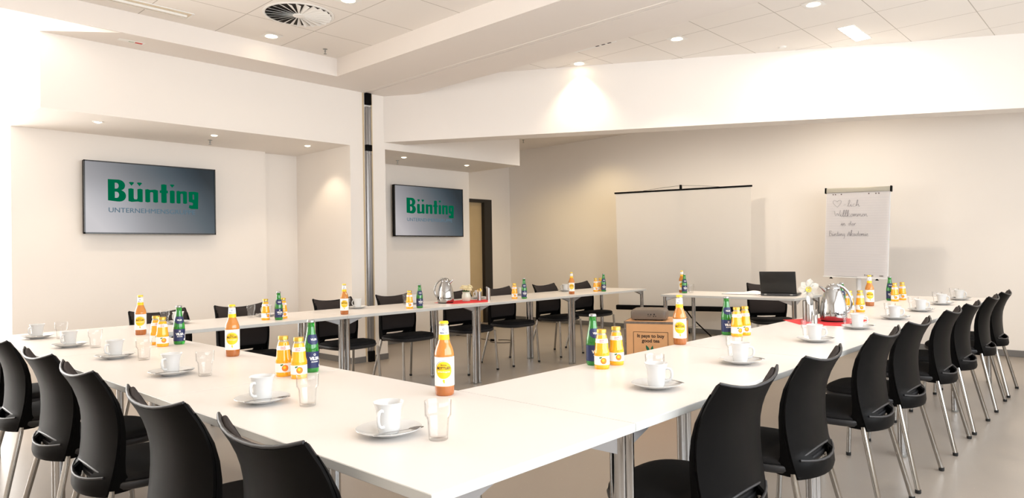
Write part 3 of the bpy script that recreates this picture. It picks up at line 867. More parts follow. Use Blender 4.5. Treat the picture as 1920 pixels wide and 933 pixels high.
# ------------------------------------------------------------------ bottles
def make_tea(label, loc, rz):
    t = thing('tea_bottle', label, 'bottle', loc, rz, 'amber iced tea bottles')
    R = .0315
    bm = B(); lathe(bm, [(0, .003), (.022, .003), (.027, 0), (.0300, .003), (.0310, .010), (R, .022), (R, .030)], 36); obj('bottle_base', bm, TEAD, t, smooth=50)
    bm = B(); lathe(bm, [(R, .030), (R, .128), (.0322, .131), (R, .134), (.0305, .142), (.0265, .155), (.0210, .168), (.0178, .178), (.0165, .188)], 36); obj('bottle_body', bm, TEA, t, smooth=50)
    bm = B(); lathe(bm, [(.0165, .188), (.0155, .200), (.0143, .217), (.0137, .228), (.0150, .229), (.0150, .233), (.0135, .234), (0, .234)], 30); obj('bottle_neck', bm, JGLASS, t, smooth=50)
    bm = B(); band(bm, R+.0004, .032, .125, -PI, PI, 40); lb = obj('front_label', bm, LWHITE, t, smooth=60)
    bm = B(); disc_wrap(bm, R+.0009, .0, .0835, .0275); obj('yellow_disc', bm, LYEL, lb, smooth=60)
    bm = B()
    for rr, cz in ((.0285, .0845),):
        n = 30; va = []
        for i in range(n+1):
            a = math.radians(-50 + 220*i/n)
            for k in (0, .0009):
                x = (rr+k)*math.cos(a); z = cz+(rr+k)*math.sin(a)
                va.append(bm.verts.new(((R+.0008)*math.sin(x/R), -(R+.0008)*math.cos(x/R), z)))
        for i in range(n): bm.faces.new((va[2*i], va[2*i+1], va[2*i+3], va[2*i+2]))
    obj('ring_line', bm, INKD, lb, smooth=0)
    text('label_text', 'BOTTLED', .0115, INKD, lb, (0, 0, .0865), wrap=R+.0012, bold=.0003, sx=.92)
    text('label_text', 'Bünting', .0062, INKD, lb, (0, 0, .0985), wrap=R+.0012)
    text('label_text', 'Erfrischungstee', .0068, LWHITE, lb, (0, 0, .0765), wrap=R+.0012, shear=.3)
    bm = B(); disc_wrap(bm, R+.0009, 0, .0500, .0038, 12); disc_wrap(bm, R+.0009, .001, .0445, .0026, 12); obj('yellow_drip', bm, LYEL, lb, smooth=60)
    bm = B(); band(bm, .0180, .179, .196, -PI, PI, 30, .0168); nl = obj('neck_band', bm, LYEL, t, smooth=60)
    bm = B(); band(bm, .0166, .196, .224, -PI, PI, 30, .0150); nk = obj('neck_label', bm, LWHITE, t, smooth=60)
    text('label_text', 'Bünting Tee', .0055, INKB, nk, (0, 0, .2000), wrap=.0167, sx=.9)
    bm = B(); n = 18; va = []
    for i in range(n+1):
        a = 2*PI*i/n
        for r_ in (.0022, .0036):
            x = r_*math.cos(a); z = .2125+r_*math.sin(a); va.append(bm.verts.new((.0166*math.sin(x/.0164), -.0166*math.cos(x/.0164), z)))
    for i in range(n): bm.faces.new((va[2*i], va[2*i+1], va[2*i+3], va[2*i+2]))
    obj('emblem', bm, INKB, nk, smooth=0)
    bm = B(); pr = []
    n = 42; r1, r2 = .0158, .0148
    lo = [bm.verts.new(((r1 if i % 2 else r2)*math.cos(2*PI*i/n), (r1 if i % 2 else r2)*math.sin(2*PI*i/n), .2305)) for i in range(n)]
    mi = [bm.verts.new((.0146*math.cos(2*PI*i/n), .0146*math.sin(2*PI*i/n), .2365)) for i in range(n)]
    hi = [bm.verts.new((.0128*math.cos(2*PI*i/n), .0128*math.sin(2*PI*i/n), .2385)) for i in range(n)]
    for a, b in ((lo, mi), (mi, hi)):
        for i in range(n): bm.faces.new((a[i], a[(i+1) % n], b[(i+1) % n], b[i]))
    bm.faces.new(hi); bm.faces.new(lo[::-1])
    obj('crown_cap', bm, YELL, t, smooth=50)
    return t
def make_green(label, loc, rz):
    t = thing('water_bottle', label, 'bottle', loc, rz, 'green mineral water bottles')
    R = .0285
    bm = B(); lathe(bm, [(0, .003), (.019, .003), (.024, 0), (.0275, .004), (R, .012), (R, .092), (.0275, .105), (.0245, .122), (.0205, .140), (.0165, .158), (.0140, .175), (.0132, .192), (.0145, .194), (.0145, .200), (.0128, .202), (0, .202)], 36); obj('bottle_body', bm, GREEN, t, smooth=50)
    bm = B(); band(bm, R+.0004, .018, .082, -2.4, 2.4, 34); lb = obj('front_label', bm, LNAVY, t, smooth=60)
    text('label_text', 'VILSA', .0165, LWHITE, lb, (0, 0, .050), wrap=R+.001, bold=.0009, sx=.95)
    text('label_text', 'BRUNNEN', .0058, LWHITE, lb, (0, 0, .0405), wrap=R+.001, bold=.0002)
    bm = B(); n = 18; va = []
    for i in range(n+1):
        a = 2*PI*i/n
        for r_ in (.0026, .0043):
            x = r_*math.cos(a); z = .0705+r_*math.sin(a); va.append(bm.verts.new(((R+.001)*math.sin(x/R), -(R+.001)*math.cos(x/R), z)))
    for i in range(n): bm.faces.new((va[2*i], va[2*i+1], va[2*i+3], va[2*i+2]))
    obj('emblem', bm, LWHITE, lb, smooth=0)
    bm = B(); band(bm, R+.0008, .022, .058, .98, 1.2, 3); disc_wrap(bm, R+.0011, .0265, .026, .006, 14); obj('side_print', bm, LWHITE, lb, smooth=60)
    bm = B()
    rows = [(.110, .0268), (.118, .0254), (.128, .0233), (.138, .0212), (.148, .0190)]
    g = []
    for z, r_ in rows:
        h = {.110: .45, .118: .95, .128: 1.15, .138: 1.2, .148: .95}[z]
        g.append([bm.verts.new(((r_+.0005)*math.sin(h*(k/8-1)), -(r_+.0005)*math.cos(h*(k/8-1)), z)) for k in range(17)])
    for a, b in zip(g, g[1:]):
        for k in range(16): bm.faces.new((a[k], a[k+1], b[k+1], b[k]))
    nk = obj('shoulder_label', bm, LNAVY, t, smooth=60)
    tx = text('label_text', 'VILSA', .0105, LWHITE, nk, (0, 0, .126), wrap=.0243, bold=.0005, sx=.95)
    bm = B(); lathe(bm, [(.0150, .195), (.0155, .196), (.0145, .203), (.0125, .2055), (0, .2055)], 24); obj('crown_cap', bm, ALU, t, smooth=50)
    return t
def make_juice(label, loc, rz):
    t = thing('juice_bottle', label, 'bottle', loc, rz, 'small orange juice bottles')
    bm = B(); lathe(bm, [(0, .003), (.022, .003), (.027, 0), (.0295, .003), (.0300, .012), (.0295, .016), (.0295, .052), (.0300, .056), (.0298, .064), (.0272, .074), (.0262, .080), (.0252, .095), (.0228, .112), (.0200, .126), (.0185, .131)], 32); obj('bottle_body', bm, JUICE, t, smooth=50)
    bm = B(); lathe(bm, [(.0185, .131), (.0165, .136), (.0160, .141), (0, .141)], 30); obj('bottle_neck', bm, JGLASS, t, smooth=50)
    bm = B(); band(bm, .0300, .017, .051, -PI, PI, 40); lb = obj('front_label', bm, LWHITE, t, smooth=60)
    bm = B(); disc_wrap(bm, .0304, .004, .033, .0125, 20); obj('orange_picture', bm, LORG, lb, smooth=60)
    bm = B(); disc_wrap(bm, .0308, .002, .0355, .0055, 14); obj('orange_highlight', bm, LYEL, lb, smooth=60)
    bm = B(); disc_wrap(bm, .0304, -.010, .0445, .0035, 10); disc_wrap(bm, .0304, -.0055, .0462, .0028, 10); obj('leaf_print', bm, STEM, lb, smooth=60)
    bm = B(); band(bm, .0252, .101, .117, -PI, PI, 40, .0228); nk = obj('neck_label', bm, LWHITE, t, smooth=60)
    text('label_text', 'Niehoffs', .0055, INKR, nk, (-.002, 0, .1105), wrap=.0247)
    text('label_text', 'Vaihinger', .0055, INKR, nk, (-.002, 0, .1045), wrap=.0252)
    bm = B(); lathe(bm, [(.0175, .139), (.0188, .1395), (.0188, .151), (.0175, .153), (.0100, .1525), (0, .1525)], 32); obj('screw_cap', bm, GOLD, t, smooth=40)
    return t
tea0 = green0 = juice0 = None
def tea(x, y, l, dev=0.):
    global tea0
    if tea0 is None: tea0 = make_tea(l, (x, y, ZT), face(x, y, dev))
    else: dup(tea0, (x, y, ZT), face(x, y, dev), l)
def green(x, y, l, dev=0.):
    global green0
    if green0 is None: green0 = make_green(l, (x, y, ZT), face(x, y, dev))
    else: dup(green0, (x, y, ZT), face(x, y, dev), l)
def juice(x, y, l, dev=0.):
    global juice0
    if juice0 is None: juice0 = make_juice(l, (x, y, ZT), face(x, y, dev))
    else: dup(juice0, (x, y, ZT), face(x, y, dev), l)
A = 'amber tea bottle with yellow cap '
tea(-.686, .63, A+'standing alone at the inner corner in the foreground', -.08)
tea(-2.131, .588, A+'left of the foreground juice pair', -.05)
tea(-3.491, .643, A+'at the far left, left of two juice bottles', -.12)
tea(-3.631, 2.158, A+'on the far row just left of the wall post', 0)
tea(-3.651, 5.037, A+'near the right end of the far row', 0)
tea(-.683, 2.135, A+'in front of the wooden tea crate', .05)
tea(-.617, 4.944, A+'on the right-hand row below the flipchart', .1)
tea(-2.795+.06, 5.80, A+'on the left end of the laptop table', 0)
A = 'green water bottle with navy label '
green(-1.439, .59, A+'behind the two juice bottles in the near-left foreground', .45)
green(-2.844+.03, .61, A+'right of the juice pair at the far left', .1)
green(-3.665, 1.628, A+'between two juice bottles below the left television', .25)
green(-3.609, 2.889, A+'on the far row left of the steel jug', .3)
green(-3.615, 4.227, A+'on the far row right of the door', .2)
green(-3.633, 5.606, A+'at the right end of the far row', .2)
green(-.655, 1.395, A+'left of the two juice bottles beside the crate', .5)
green(-.674, 2.616, A+'left of the juice pair on the right-hand row', .35)
green(-.638, 4.361, A+'hidden behind the steel jug on the right-hand row', 0)
green(-.642, 5.604, A+'farthest along the right-hand row', .2)
green(-2.672, 5.742, A+'on the laptop table beside a tea bottle', .3)
A = 'small orange juice bottle '
juice(-1.445, .475, A+'left of the pair in the near-left foreground', .05)
juice(-1.352, .487, A+'right of the pair in the near-left foreground', -.05)
juice(-2.900, .525, A+'left of the pair at the far left', .3)
juice(-2.790, .517, A+'right of the pair at the far left, beside a green bottle', .1)
juice(-3.733, 1.561, A+'left of the green one below the left television', .5)
juice(-3.735, 1.70, A+'behind the green one below the left television', .3)
juice(-3.641, 2.805, A+'left of the green bottle near the wall post', .0)
juice(-3.702, 4.179, A+'on the far row right of the door', .0)
juice(-3.716, 5.565, A+'near the right end of the far row', .2)
juice(-3.72, 5.66, A+'hidden behind the last green bottle of the far row', .2)
juice(-.577, 1.346, A+'left of the pair in front of the crate', .1)
juice(-.585, 1.456, A+'right of the pair in front of the crate', .2)
juice(-.601, 2.582, A+'front of the pair midway down the right-hand row', .5)
juice(-.592, 2.66, A+'rear of the pair midway down the right-hand row', .2)
juice(-.569, 4.30, A+'behind the handle of the right steel jug', .1)
juice(-.515, 4.36, A+'right of the handle of the right steel jug', .2)
juice(-.59, 5.545, A+'front one of the far pair on the right-hand row', .1)
juice(-.575, 5.72, A+'rear one of the far pair on the right-hand row', 0)

# ------------------------------------------------------------------ jugs, tubes, flowers
def jug(x, y, rz, l):
    t = thing('thermal_jug', l, 'jug', (x, y, ZT), rz, None)
    bm = B(); lathe(bm, [(0, 0), (.070, 0), (.072, .003), (.070, .008), (0, .008)], 40); obj('base_ring', bm, BLKP, t)
    bm = B(); lathe(bm, [(.0705, .007), (.076, .012), (.0785, .030), (.0785, .060), (.075, .095), (.068, .130), (.058, .162), (.049, .185), (.043, .198), (.040, .203)], 48); obj('jug_body', bm, CHROME, t, smooth=60)
    bm = B(); lathe(bm, [(.041, .200), (.0425, .204), (.040, .212), (.032, .224), (.020, .232), (0, .236)], 40); obj('lid', bm, CHROME, t, smooth=60)
    # spout at -X
    bm = B()
    for k in range(2):
        pass
    pts = [(-.034, 0, .186), (-.050, 0, .198), (-.066, 0, .211), (-.080, 0, .219)]
    tube(bm, pts, [.019, .015, .010, .0045], 14, flat=.8); obj('spout', bm, CHROME, t, smooth=60)
    bm = B(); tube(bm, [(.022, 0, .226), (.040, 0, .222), (.062, 0, .208), (.085, 0, .182), (.100, 0, .148), (.105, 0, .115), (.100, 0, .085), (.088, 0, .064), (.076, 0, .055)], [.007, .0065, .0055, .005, .005, .005, .005, .005, .006], 10, flat=1.7); obj('jug_handle', bm, CHROME, t, smooth=60)
    return t
jug(-3.858, 3.40, math.radians(180)+math.radians(38), 'polished steel coffee jug on the far row, spout to the right')
jug(-.453, 3.614, math.radians(28), 'polished steel coffee jug on a red napkin on the right-hand row, spout to the left')
def napkin(name, poly, l):
    bm = B(); prism(bm, poly, ZT, ZT+.0015); return tag(obj(name, bm, RED, None, smooth=0), l, 'napkin')
napkin('paper_napkin', [(-.735, 3.53), (-.551, 3.315), (-.30, 3.36), (-.30, 3.80), (-.52, 3.86)], 'red paper napkin under the steel jug on the right-hand row')
napkin('paper_napkin', [(-3.70, 3.35), (-3.60, 3.70), (-3.85, 3.95), (-4.02, 3.75), (-3.98, 3.36)], 'red paper napkin under the flower pot on the far row')
def slant_tube(x, y, r, h, l, rz=0., cut=.03, z=ZT+.0015):
    t = thing('steel_tube_vase', l, 'container', (x, y, z), rz)
    n = 28
    bm = B()
    def ring(rr, f): return [bm.verts.new((rr*math.cos(2*PI*i/n), rr*math.sin(2*PI*i/n), f(rr*math.cos(2*PI*i/n)))) for i in range(n)]
    R1 = ring(r, lambda q: 0); R2 = ring(r, lambda q: h + cut*q/r); R3 = ring(r-.0012, lambda q: h + cut*q/r); R4 = ring(r-.0012, lambda q: .004)
    for a, b in ((R1, R2), (R2, R3), (R3, R4)):
        for i in range(n): bm.faces.new((a[i], a[(i+1) % n], b[(i+1) % n], b[i]))
    bm.faces.new(R1[::-1]); bm.faces.new(R4)
    obj('tube_wall', bm, BRUSH, t, smooth=50)
    return t
fz = lambda x, y: face(x, y)
slant_tube(-.608, 3.593, .024, .125, 'tall straight steel tube left of the right steel jug', .9, .004)
slant_tube(-.560, 3.515, .022, .130, 'steel tube with a slanted mouth just left of the right jug', fz(-.56, 3.51)+PI/2+.5, .03)
slant_tube(-.458, 3.305, .0175, .078, 'short slanted steel tube behind the third coffee cup', fz(-.458, 3.305)+PI/2, .018, ZT)
slant_tube(-3.78, 3.885, .021, .125, 'tall slanted steel tube on the far row in front of the door frame', fz(-3.78, 3.88)+PI, .012, ZT)
slant_tube(-3.82, 3.80, .020, .085, 'short steel tube holding golden sugar sticks on the far row', 0, .001, ZT+.002)
for k, (dx, dy, tx, ty) in enumerate(((-.008, 0, -.012, -.004), (.006, .006, .006, .010), (.004, -.008, .010, -.010), (-.002, .008, -.004, .014))):
    bm = B(); a = Vector((-3.82+dx, 3.80+dy, ZT+.008)); b = Vector((-3.82+dx+tx, 3.80+dy+ty, ZT+.108+.004*k))
    tube(bm, [a, (a+b)/2, b], .0045, 8, flat=.5); tag(obj('sugar_stick', bm, GOLD), 'golden sugar stick standing in the short steel tube', 'sugar stick', 'sugar sticks in the steel tube')
def flower(bm, bc, c, nrm, R, petals, cup):
    nrm = nrm.normalized(); s = nrm.cross(Vector((0, 0, 1))).normalized(); u = s.cross(nrm)
    for i in range(petals):
        a = 2*PI*i/petals + random.uniform(-.1, .1); d = math.cos(a)*s + math.sin(a)*u; q = nrm.cross(d)
        RR = R*random.uniform(.92, 1.08)
        L = []
        for t_, wd, h in ((.1, .10, 0), (.35, .30, .06), (.6, .36, .05), (.85, .22, -.02), (1, .02, -.10)):
            L.append([bm.verts.new(c + d*RR*t_ + q*RR*wd*k + nrm*RR*(h + .05*abs(k) + (i % 2)*.03)) for k in (-1, 0, 1)])
        for A_, B_ in zip(L, L[1:]):
            for k in range(2): bm.faces.new((A_[k], A_[k+1], B_[k+1], B_[k]))
    n = 14; r0 = [bc.verts.new(c + nrm*R*.02 + (math.cos(2*PI*i/n)*s+math.sin(2*PI*i/n)*u)*R*.14) for i in range(n)]
    r1 = [bc.verts.new(c + nrm*R*cup + (math.cos(2*PI*i/n)*s+math.sin(2*PI*i/n)*u)*R*(.25+.03*(i % 2))) for i in range(n)]
    for i in range(n): bc.faces.new((r0[i], r0[(i+1) % n], r1[(i+1) % n], r1[i]))
    bc.faces.new(r0)
# daffodil in the right-hand tube
t = thing('daffodil', 'single white daffodil with a yellow centre standing in a steel tube, right-hand row', 'flower', (-.608, 3.593, ZT+.0055))
cdir = Vector((CX+.608, CY-3.593, .25)).normalized()
bm = B(); bc = B(); flower(bm, bc, Vector((.012, .008, .190)), cdir, .066, 7, .14)
bmesh.ops.solidify(bm, geom=bm.faces[:], thickness=.0006)
obj('petals', bm, PETW, t, smooth=60); obj('corona', bc, CORONA, t, smooth=60)
bm = B(); tube(bm, [(0, 0, 0), (.002, .001, .08), (.006, .006, .15), (.008, .010, .183)], .0028, 8); obj('stem', bm, STEM, t)
# pale green pot of cream flowers
t = thing('flower_pot', 'pale green fluted pot standing on the red napkin of the far row', 'pot', (-3.86, 3.665, ZT+.0015))
bm = B(); n = 48
prof = [(.034, 0), (.040, .006), (.0435, .030), (.0425, .055), (.037, .075), (.0375, .084), (.040, .090), (.038, .0905), (.035, .083), (.034, .072), (.030, .012)]
rings = []
for r_, z in prof:
    rings.append([bm.verts.new(((r_+(.0008 if i % 4 < 2 else -.0006)*(1 if z < .07 else 0))*math.cos(2*PI*i/n), (r_+(.0008 if i % 4 < 2 else -.0006)*(1 if z < .07 else 0))*math.sin(2*PI*i/n), z)) for i in range(n)])
for a, b in zip(rings, rings[1:]):
    for i in range(n): bm.faces.new((a[i], a[(i+1) % n], b[(i+1) % n], b[i]))
bm.faces.new(rings[0][::-1]); bm.faces.new(rings[-1])
obj('pot_body', bm, VASE, t, smooth=50)
t = thing('flower_bunch', 'bunch of cream yellow flowers in the pale green pot', 'flowers', (-3.86, 3.665, ZT+.0145))
bs = B()
hd = []
for i in range(13):
    a = 2.4*i; rr = .006+.0040*i
    c = Vector((rr*math.cos(a), rr*math.sin(a)+.018*(i % 3 == 0), .104+.026*random.random()))
    tube(bs, [(c.x*.15, c.y*.15, 0), (c.x*.5, c.y*.5, .05), c - Vector((0, 0, .004))], .0016, 6)
    hd.append(c)
for i in range(8):
    a = i*.8; p = Vector((.034*math.cos(a), .034*math.sin(a), .088))
    tube(bs, [(0, 0, .03), p*.7, p], [.002, .006, .001], 6, flat=.3)
obj('stems_and_leaves', bs, STEM, t, smooth=60)
for c in hd:
    bm = B(); bc = B()
    nv = Vector((c.x*8+.35, c.y*8-.25, .55)); flower(bm, bc, c, nv, .030, 6, .2)
    for f in bc.faces: pass
    bmesh.ops.solidify(bm, geom=bm.faces[:], thickness=.0005)
    f_ = obj('flower_head', bm, PETY, t, smooth=60); obj('flower_centre', bc, PETY, f_, smooth=60)

# ------------------------------------------------------------------ crate and projector
ca = math.atan2(.39, .92)
fd = Vector((math.cos(ca), math.sin(ca), 0)); bd = Vector((-math.sin(ca), math.cos(ca), 0))
CW, CD, CH = .475, .47, .60
cc = Vector((-2.253, 3.973, 0)) + fd*CW/2 + bd*CD/2
t = thing('tea_crate', 'plywood tea crate with metal edges on the floor inside the U', 'crate', cc, ca)
bm = B(); box(bm, -CW/2, CW/2, -CD/2, CD/2, 0, CH, .002); cb = obj('crate_body', bm, WOOD, t, smooth=0)
bm = B(); e = .018
for sx in (-1, 1):
    for sy in (-1, 1):
        x = sx*CW/2; y = sy*CD/2
        box(bm, min(x, x-sx*e)-.0015*(sx < 0), max(x, x-sx*e)+.0015*(sx > 0), y-.0018, y+.0018, 0, CH+.0015)
        box(bm, x-.0018, x+.0018, min(y, y-sy*e), max(y, y-sy*e), 0, CH+.0015)
for sy in (-1, 1):
    box(bm, -CW/2, CW/2, sy*CD/2-.002, sy*CD/2+.002, CH-e, CH+.0015)
for sx in (-1, 1):
    box(bm, sx*CW/2-.002, sx*CW/2+.002, -CD/2, CD/2, CH-e, CH+.0015)
obj('metal_edging', bm, mat('tarnished_metal', (.22, .18, .15), .45, .7, noise=.45, nscale=40), t, smooth=0)
bm = B()
for sx in (-1, 1):
    for k in range(5): lathe(bm, [(0, .0), (.004, .0), (.003, .003), (0, .0035)], 8, sx*(CW/2-.009), -CD/2-.0, .54-.11*k)
for v in bm.verts: v.co = Vector((v.co.x, v.co.y, v.co.z))
obj('rivets', bm, ALU, t)
bm = B(); fx, fz0, fz1 = .142, .14, .515; th = .0022
for x in (-fx, fx): box(bm, x-.0015-.018, x+.0015-.018, -CD/2-th, -CD/2-.0005, fz0, fz1)
for z in (fz0, fz1): box(bm, -fx-.018, fx-.018, -CD/2-th, -CD/2-.0005, z-.0015, z+.0015)
obj('print_frame', bm, INKD, cb, smooth=0)
text('print_text', 'It pays to buy', .040, INKD, cb, (-.018, -CD/2-.0012, .470), bold=.0011, sx=1.02)
text('print_text', 'good tea', .040, INKD, cb, (-.018, -CD/2-.0012, .430), bold=.0011, sx=1.02)
bm = B()
for (x, z, L_, a) in ((-.025, .345, .07, 118), (-.012, .335, .07, 82), (.02, .335, .06, 15)):
    a = math.radians(a); dx, dz = math.cos(a), math.sin(a); pts = []
    for k in range(9):
        f = k/8; wd = .013*math.sin(PI*f)
        pts.append((x+dx*L_*f-dz*wd, z+dz*L_*f+dx*wd))
    for k in range(7, 0, -1):
        f = k/8; wd = .010*math.sin(PI*f)
        pts.append((x+dx*L_*f+dz*wd, z+dz*L_*f-dx*wd))
    glyph(bm, pts, (), -CD/2-.0006, .001)
obj('leaf_print', bm, mat('leaf_print_green', (.01, .13, .06), .6), cb, smooth=0)
t = thing('projector', 'grey brown video projector lying on the wooden tea crate', 'projector', cc + fd*.0 + Vector((-.03, -.06, CH+.0015)) , ca+.03)
bm = B()
n = 1
pr_ = []
hwid, hdep = .150, .115
ol = []
for i in range(48):
    a = 2*PI*i/48; c_, s_ = math.cos(a), math.sin(a)
    ol.append((hwid*math.copysign(abs(c_)**.2, c_), hdep*math.copysign(abs(s_)**.2, s_)))
loft(bm, ol, [(.93, .008), (.98, .010), (1, .02), (1, .066), (.985, .074), (.93, .086), (.84, .094), (.6, .098), (.2, .099)]); obj('projector_case', bm, PROJ, t, smooth=50)
bm = B()
for x, z, r_ in ((-.0, .052, .005), (.022, .051, .006), (.05, .052, .007), (.0, .038, .0035), (.014, .037, .0035), (.045, .036, .005), (.062, .037, .0045)):
    tube(bm, [(x, -hdep-.001, z), (x, -hdep+.004, z)], r_, 10)
obj('sockets', bm, DARK, t)
bm = B()
for x, y in ((-.045, -.035), (-.012, -.04), (.0, -.025)): lathe(bm, [(.005, .090), (.005, .0985), (0, .099)], 10, x, y)
box(bm, -.012, .02, .02, .035, .096, .0995); obj('buttons', bm, GOLD, t)
bm = B()
for x, y in ((-.11, -.08), (.11, -.08), (0, .08)): lathe(bm, [(0, 0), (.008, 0), (.008, .012), (0, .012)], 10, x, y)
obj('feet', bm, RUBBER, t)
bm = B(); tube(bm, [(.07, hdep-.01, .05), (.07, hdep+.012, .05)], .026, 20); obj('lens', bm, DARK, t)

# ------------------------------------------------------------------ laptop table things
t = thing('laptop', 'open black laptop seen from the back on the far table', 'laptop', (-1.66, 5.745, ZT), math.radians(10))
W_, D_ = .335, .23
bm = B(); box(bm, -W_/2, W_/2, 0, D_, .003, .022, .004); obj('base', bm, LAPT, t)
bm = B(); box(bm, -W_/2+.01, W_/2-.01, -.009, .003, .004, .022, .002); obj('hinge_bar', bm, mat('hinge_grey', (.05, .05, .055), .4), t)
bm = B(); box(bm, -W_/2, W_/2, 0, .009, 0, .222, .004)
l_ = obj('lid', bm, LAPT, t, (0, .0, .020), rot=(math.radians(12), 0, 0))
bm = B(); box(bm, -W_/2+.012, W_/2-.012, .009, .010, .015, .21); obj('display', bm, mat('display_dark', (.01, .01, .012), .15), l_)
bm = B()
for x in (-.12, .12): box(bm, x-.012, x+.012, -.012, .003, .006, .020, .002)
obj('hinges', bm, GREYM, t)
# open notebook
t = thing('open_book', 'open notebook lying left of the laptop', 'book', (-2.08, 5.90, ZT), math.radians(6))
bm = B(); box(bm, -.19, .19, -.125, .125, 0, .003, .001); obj('cover', bm, LAPT, t)
for sgn, nm in ((-1, .006), (1, .028)):
    bm = B(); n = 12; lo, hi = [], []
    for i in range(n+1):
        f = i/n; x = sgn*.183*f
        z = .004 + nm*math.sin(PI*min(1, f*1.05+.04))**.7*(1-.45*f) + (.002)
        lo.append([bm.verts.new((x, y, .0035)) for y in (-.12, .12)]); hi.append([bm.verts.new((x, y, z)) for y in (-.12, .12)])
    for i in range(n):
        bm.faces.new((hi[i][0], hi[i+1][0], hi[i+1][1], hi[i][1])); bm.faces.new((lo[i][0], lo[i][1], lo[i+1][1], lo[i+1][0]))
        bm.faces.new((lo[i][0], lo[i+1][0], hi[i+1][0], hi[i][0])); bm.faces.new((lo[i][1], hi[i][1], hi[i+1][1], lo[i+1][1]))
    for i in (0, n): bm.faces.new((lo[i][0], hi[i][0], hi[i][1], lo[i][1]))
    obj('pages', bm, PAPER, t, smooth=40)

# ------------------------------------------------------------------ projection screen on its tripod
L0, R0 = Vector((-4.60, 7.25, 0)), Vector((-2.81, 7.80, 0))
sa = math.atan2(R0.y-L0.y, R0.x-L0.x); SW = (R0-L0).length; mc = (L0+R0)/2
t = thing('projection_screen', 'white pull-up projection screen with black bars on a tripod', 'projection screen', mc, sa)
bm = B(); box(bm, -SW/2, SW/2, -.012, .012, 2.005, 2.028, .003); obj('top_bar', bm, BLKP, t)
bm = B(); n = 24; rows = []
for z in (.43, .8, 1.2, 1.6, 2.006):
    k = .960 + .022*abs((z-.43)/1.57)**1.0
    rows.append([bm.verts.new((SW/2*k*(2*i/n-1), -.004*math.sin(PI*i/n), z)) for i in range(n+1)])
for a, b in zip(rows, rows[1:]):
    for i in range(n): bm.faces.new((a[i], a[i+1], b[i+1], b[i]))
bmesh.ops.solidify(bm, geom=bm.faces[:], thickness=.001)
obj('screen_cloth', bm, SCREENC, t, smooth=40)
bm = B(); box(bm, -SW/2+.0, SW/2-.0, -.035, .035, .365, .432, .012); obj('roller_case', bm, BLKP, t)
bm = B(); tube(bm, [(0, .05, .25), (0, .05, 2.03)], .014, 12); p_ = obj('stand_pole', bm, BLKP, t)
bm = B(); box(bm, -.014, .014, .0, .05, 2.02, 2.085, .004); obj('hook', bm, BLKP, p_)
for s in (-1, 1):
    bm = B(); tube(bm, [(0, .02, 2.075), (s*.25, .012, 2.058), (s*.52, .0, 2.028)], .0022, 6); obj('tension_wire', bm, BLKP, t)
for a in (-60, 60, 180):
    a = math.radians(a+270)
    bm = B(); tube(bm, [(0, .05, .42), (math.cos(a)*.14, .05+math.sin(a)*.10, .27), (math.cos(a)*.50, .05+math.sin(a)*.36, .012)], .009, 8); l_ = obj('tripod_leg', bm, BLKP, t)
    bm = B(); tube(bm, [(0, .05, .13), (math.cos(a)*.27, .05+math.sin(a)*.19, .17)], .004, 6); obj('brace', bm, CHROME, l_)

# ------------------------------------------------------------------ flipchart
t = thing('flipchart', 'white flipchart on a grey post with a handwritten welcome', 'flipchart', (-1.462, 7.50, 0), 0)
FT = Matrix.Rotation(math.radians(1.9), 4, 'Y')
brd = bpy.data.objects.new('board', None)
def fb(name, bm, M, par=None, **k):
    return obj(name, bm, M, par or board, **k)
bm = B(); box(bm, -.342, .342, .004, .022, -.50, .48, .004)
board = obj('board', bm, BOARD, t, (-.002, 0, 1.352), smooth=0, rot=(math.radians(-3), math.radians(1.9), 0))
bm = B(); box(bm, -.34, .34, -.012, .026, .468, .522, .006); fb('clamp_bar', bm, SAND)
bm = B()
for s in (-1, 1): box(bm, s*.348-.008, s*.348+.008, -.016, .03, .462, .528, .004)
fb('clamp_end', bm, BLKP)
bm = B(); n = 10; rows = []
for z in (-.500, -.3, 0, .3, .468):
    rows.append([bm.verts.new((-.335+.67*i/n, -.003-.006*abs((z-.47))*(1 if z < .4 else 0), z)) for i in range(n+1)])
for a, b in zip(rows, rows[1:]):
    for i in range(n): bm.faces.new((a[i], a[i+1], b[i+1], b[i]))
bmesh.ops.solidify(bm, geom=bm.faces[:], thickness=.002)
pad = fb('paper_pad', bm, PAPER, smooth=40)
bm = B()
for k in range(30):
    z = .40-.029*k
    box(bm, -.33, .33, -.0032-.006*abs(z-.47)-.0016, -.003-.006*abs(z-.47)-.0008, z-.0006, z+.0006)
obj('ruled_lines', bm, mat('faint_rule', (.74, .73, .76), .8), pad, smooth=0)
bm = B()
for x in (-.262, -.237, -.172, .122, .195, .226): tube(bm, [(x, -.008, .447), (x, -.0035, .447)], .0065, 10)
obj('punched_holes', bm, mat('hole_shadow_grey', (.10, .07, .07), .9), pad)
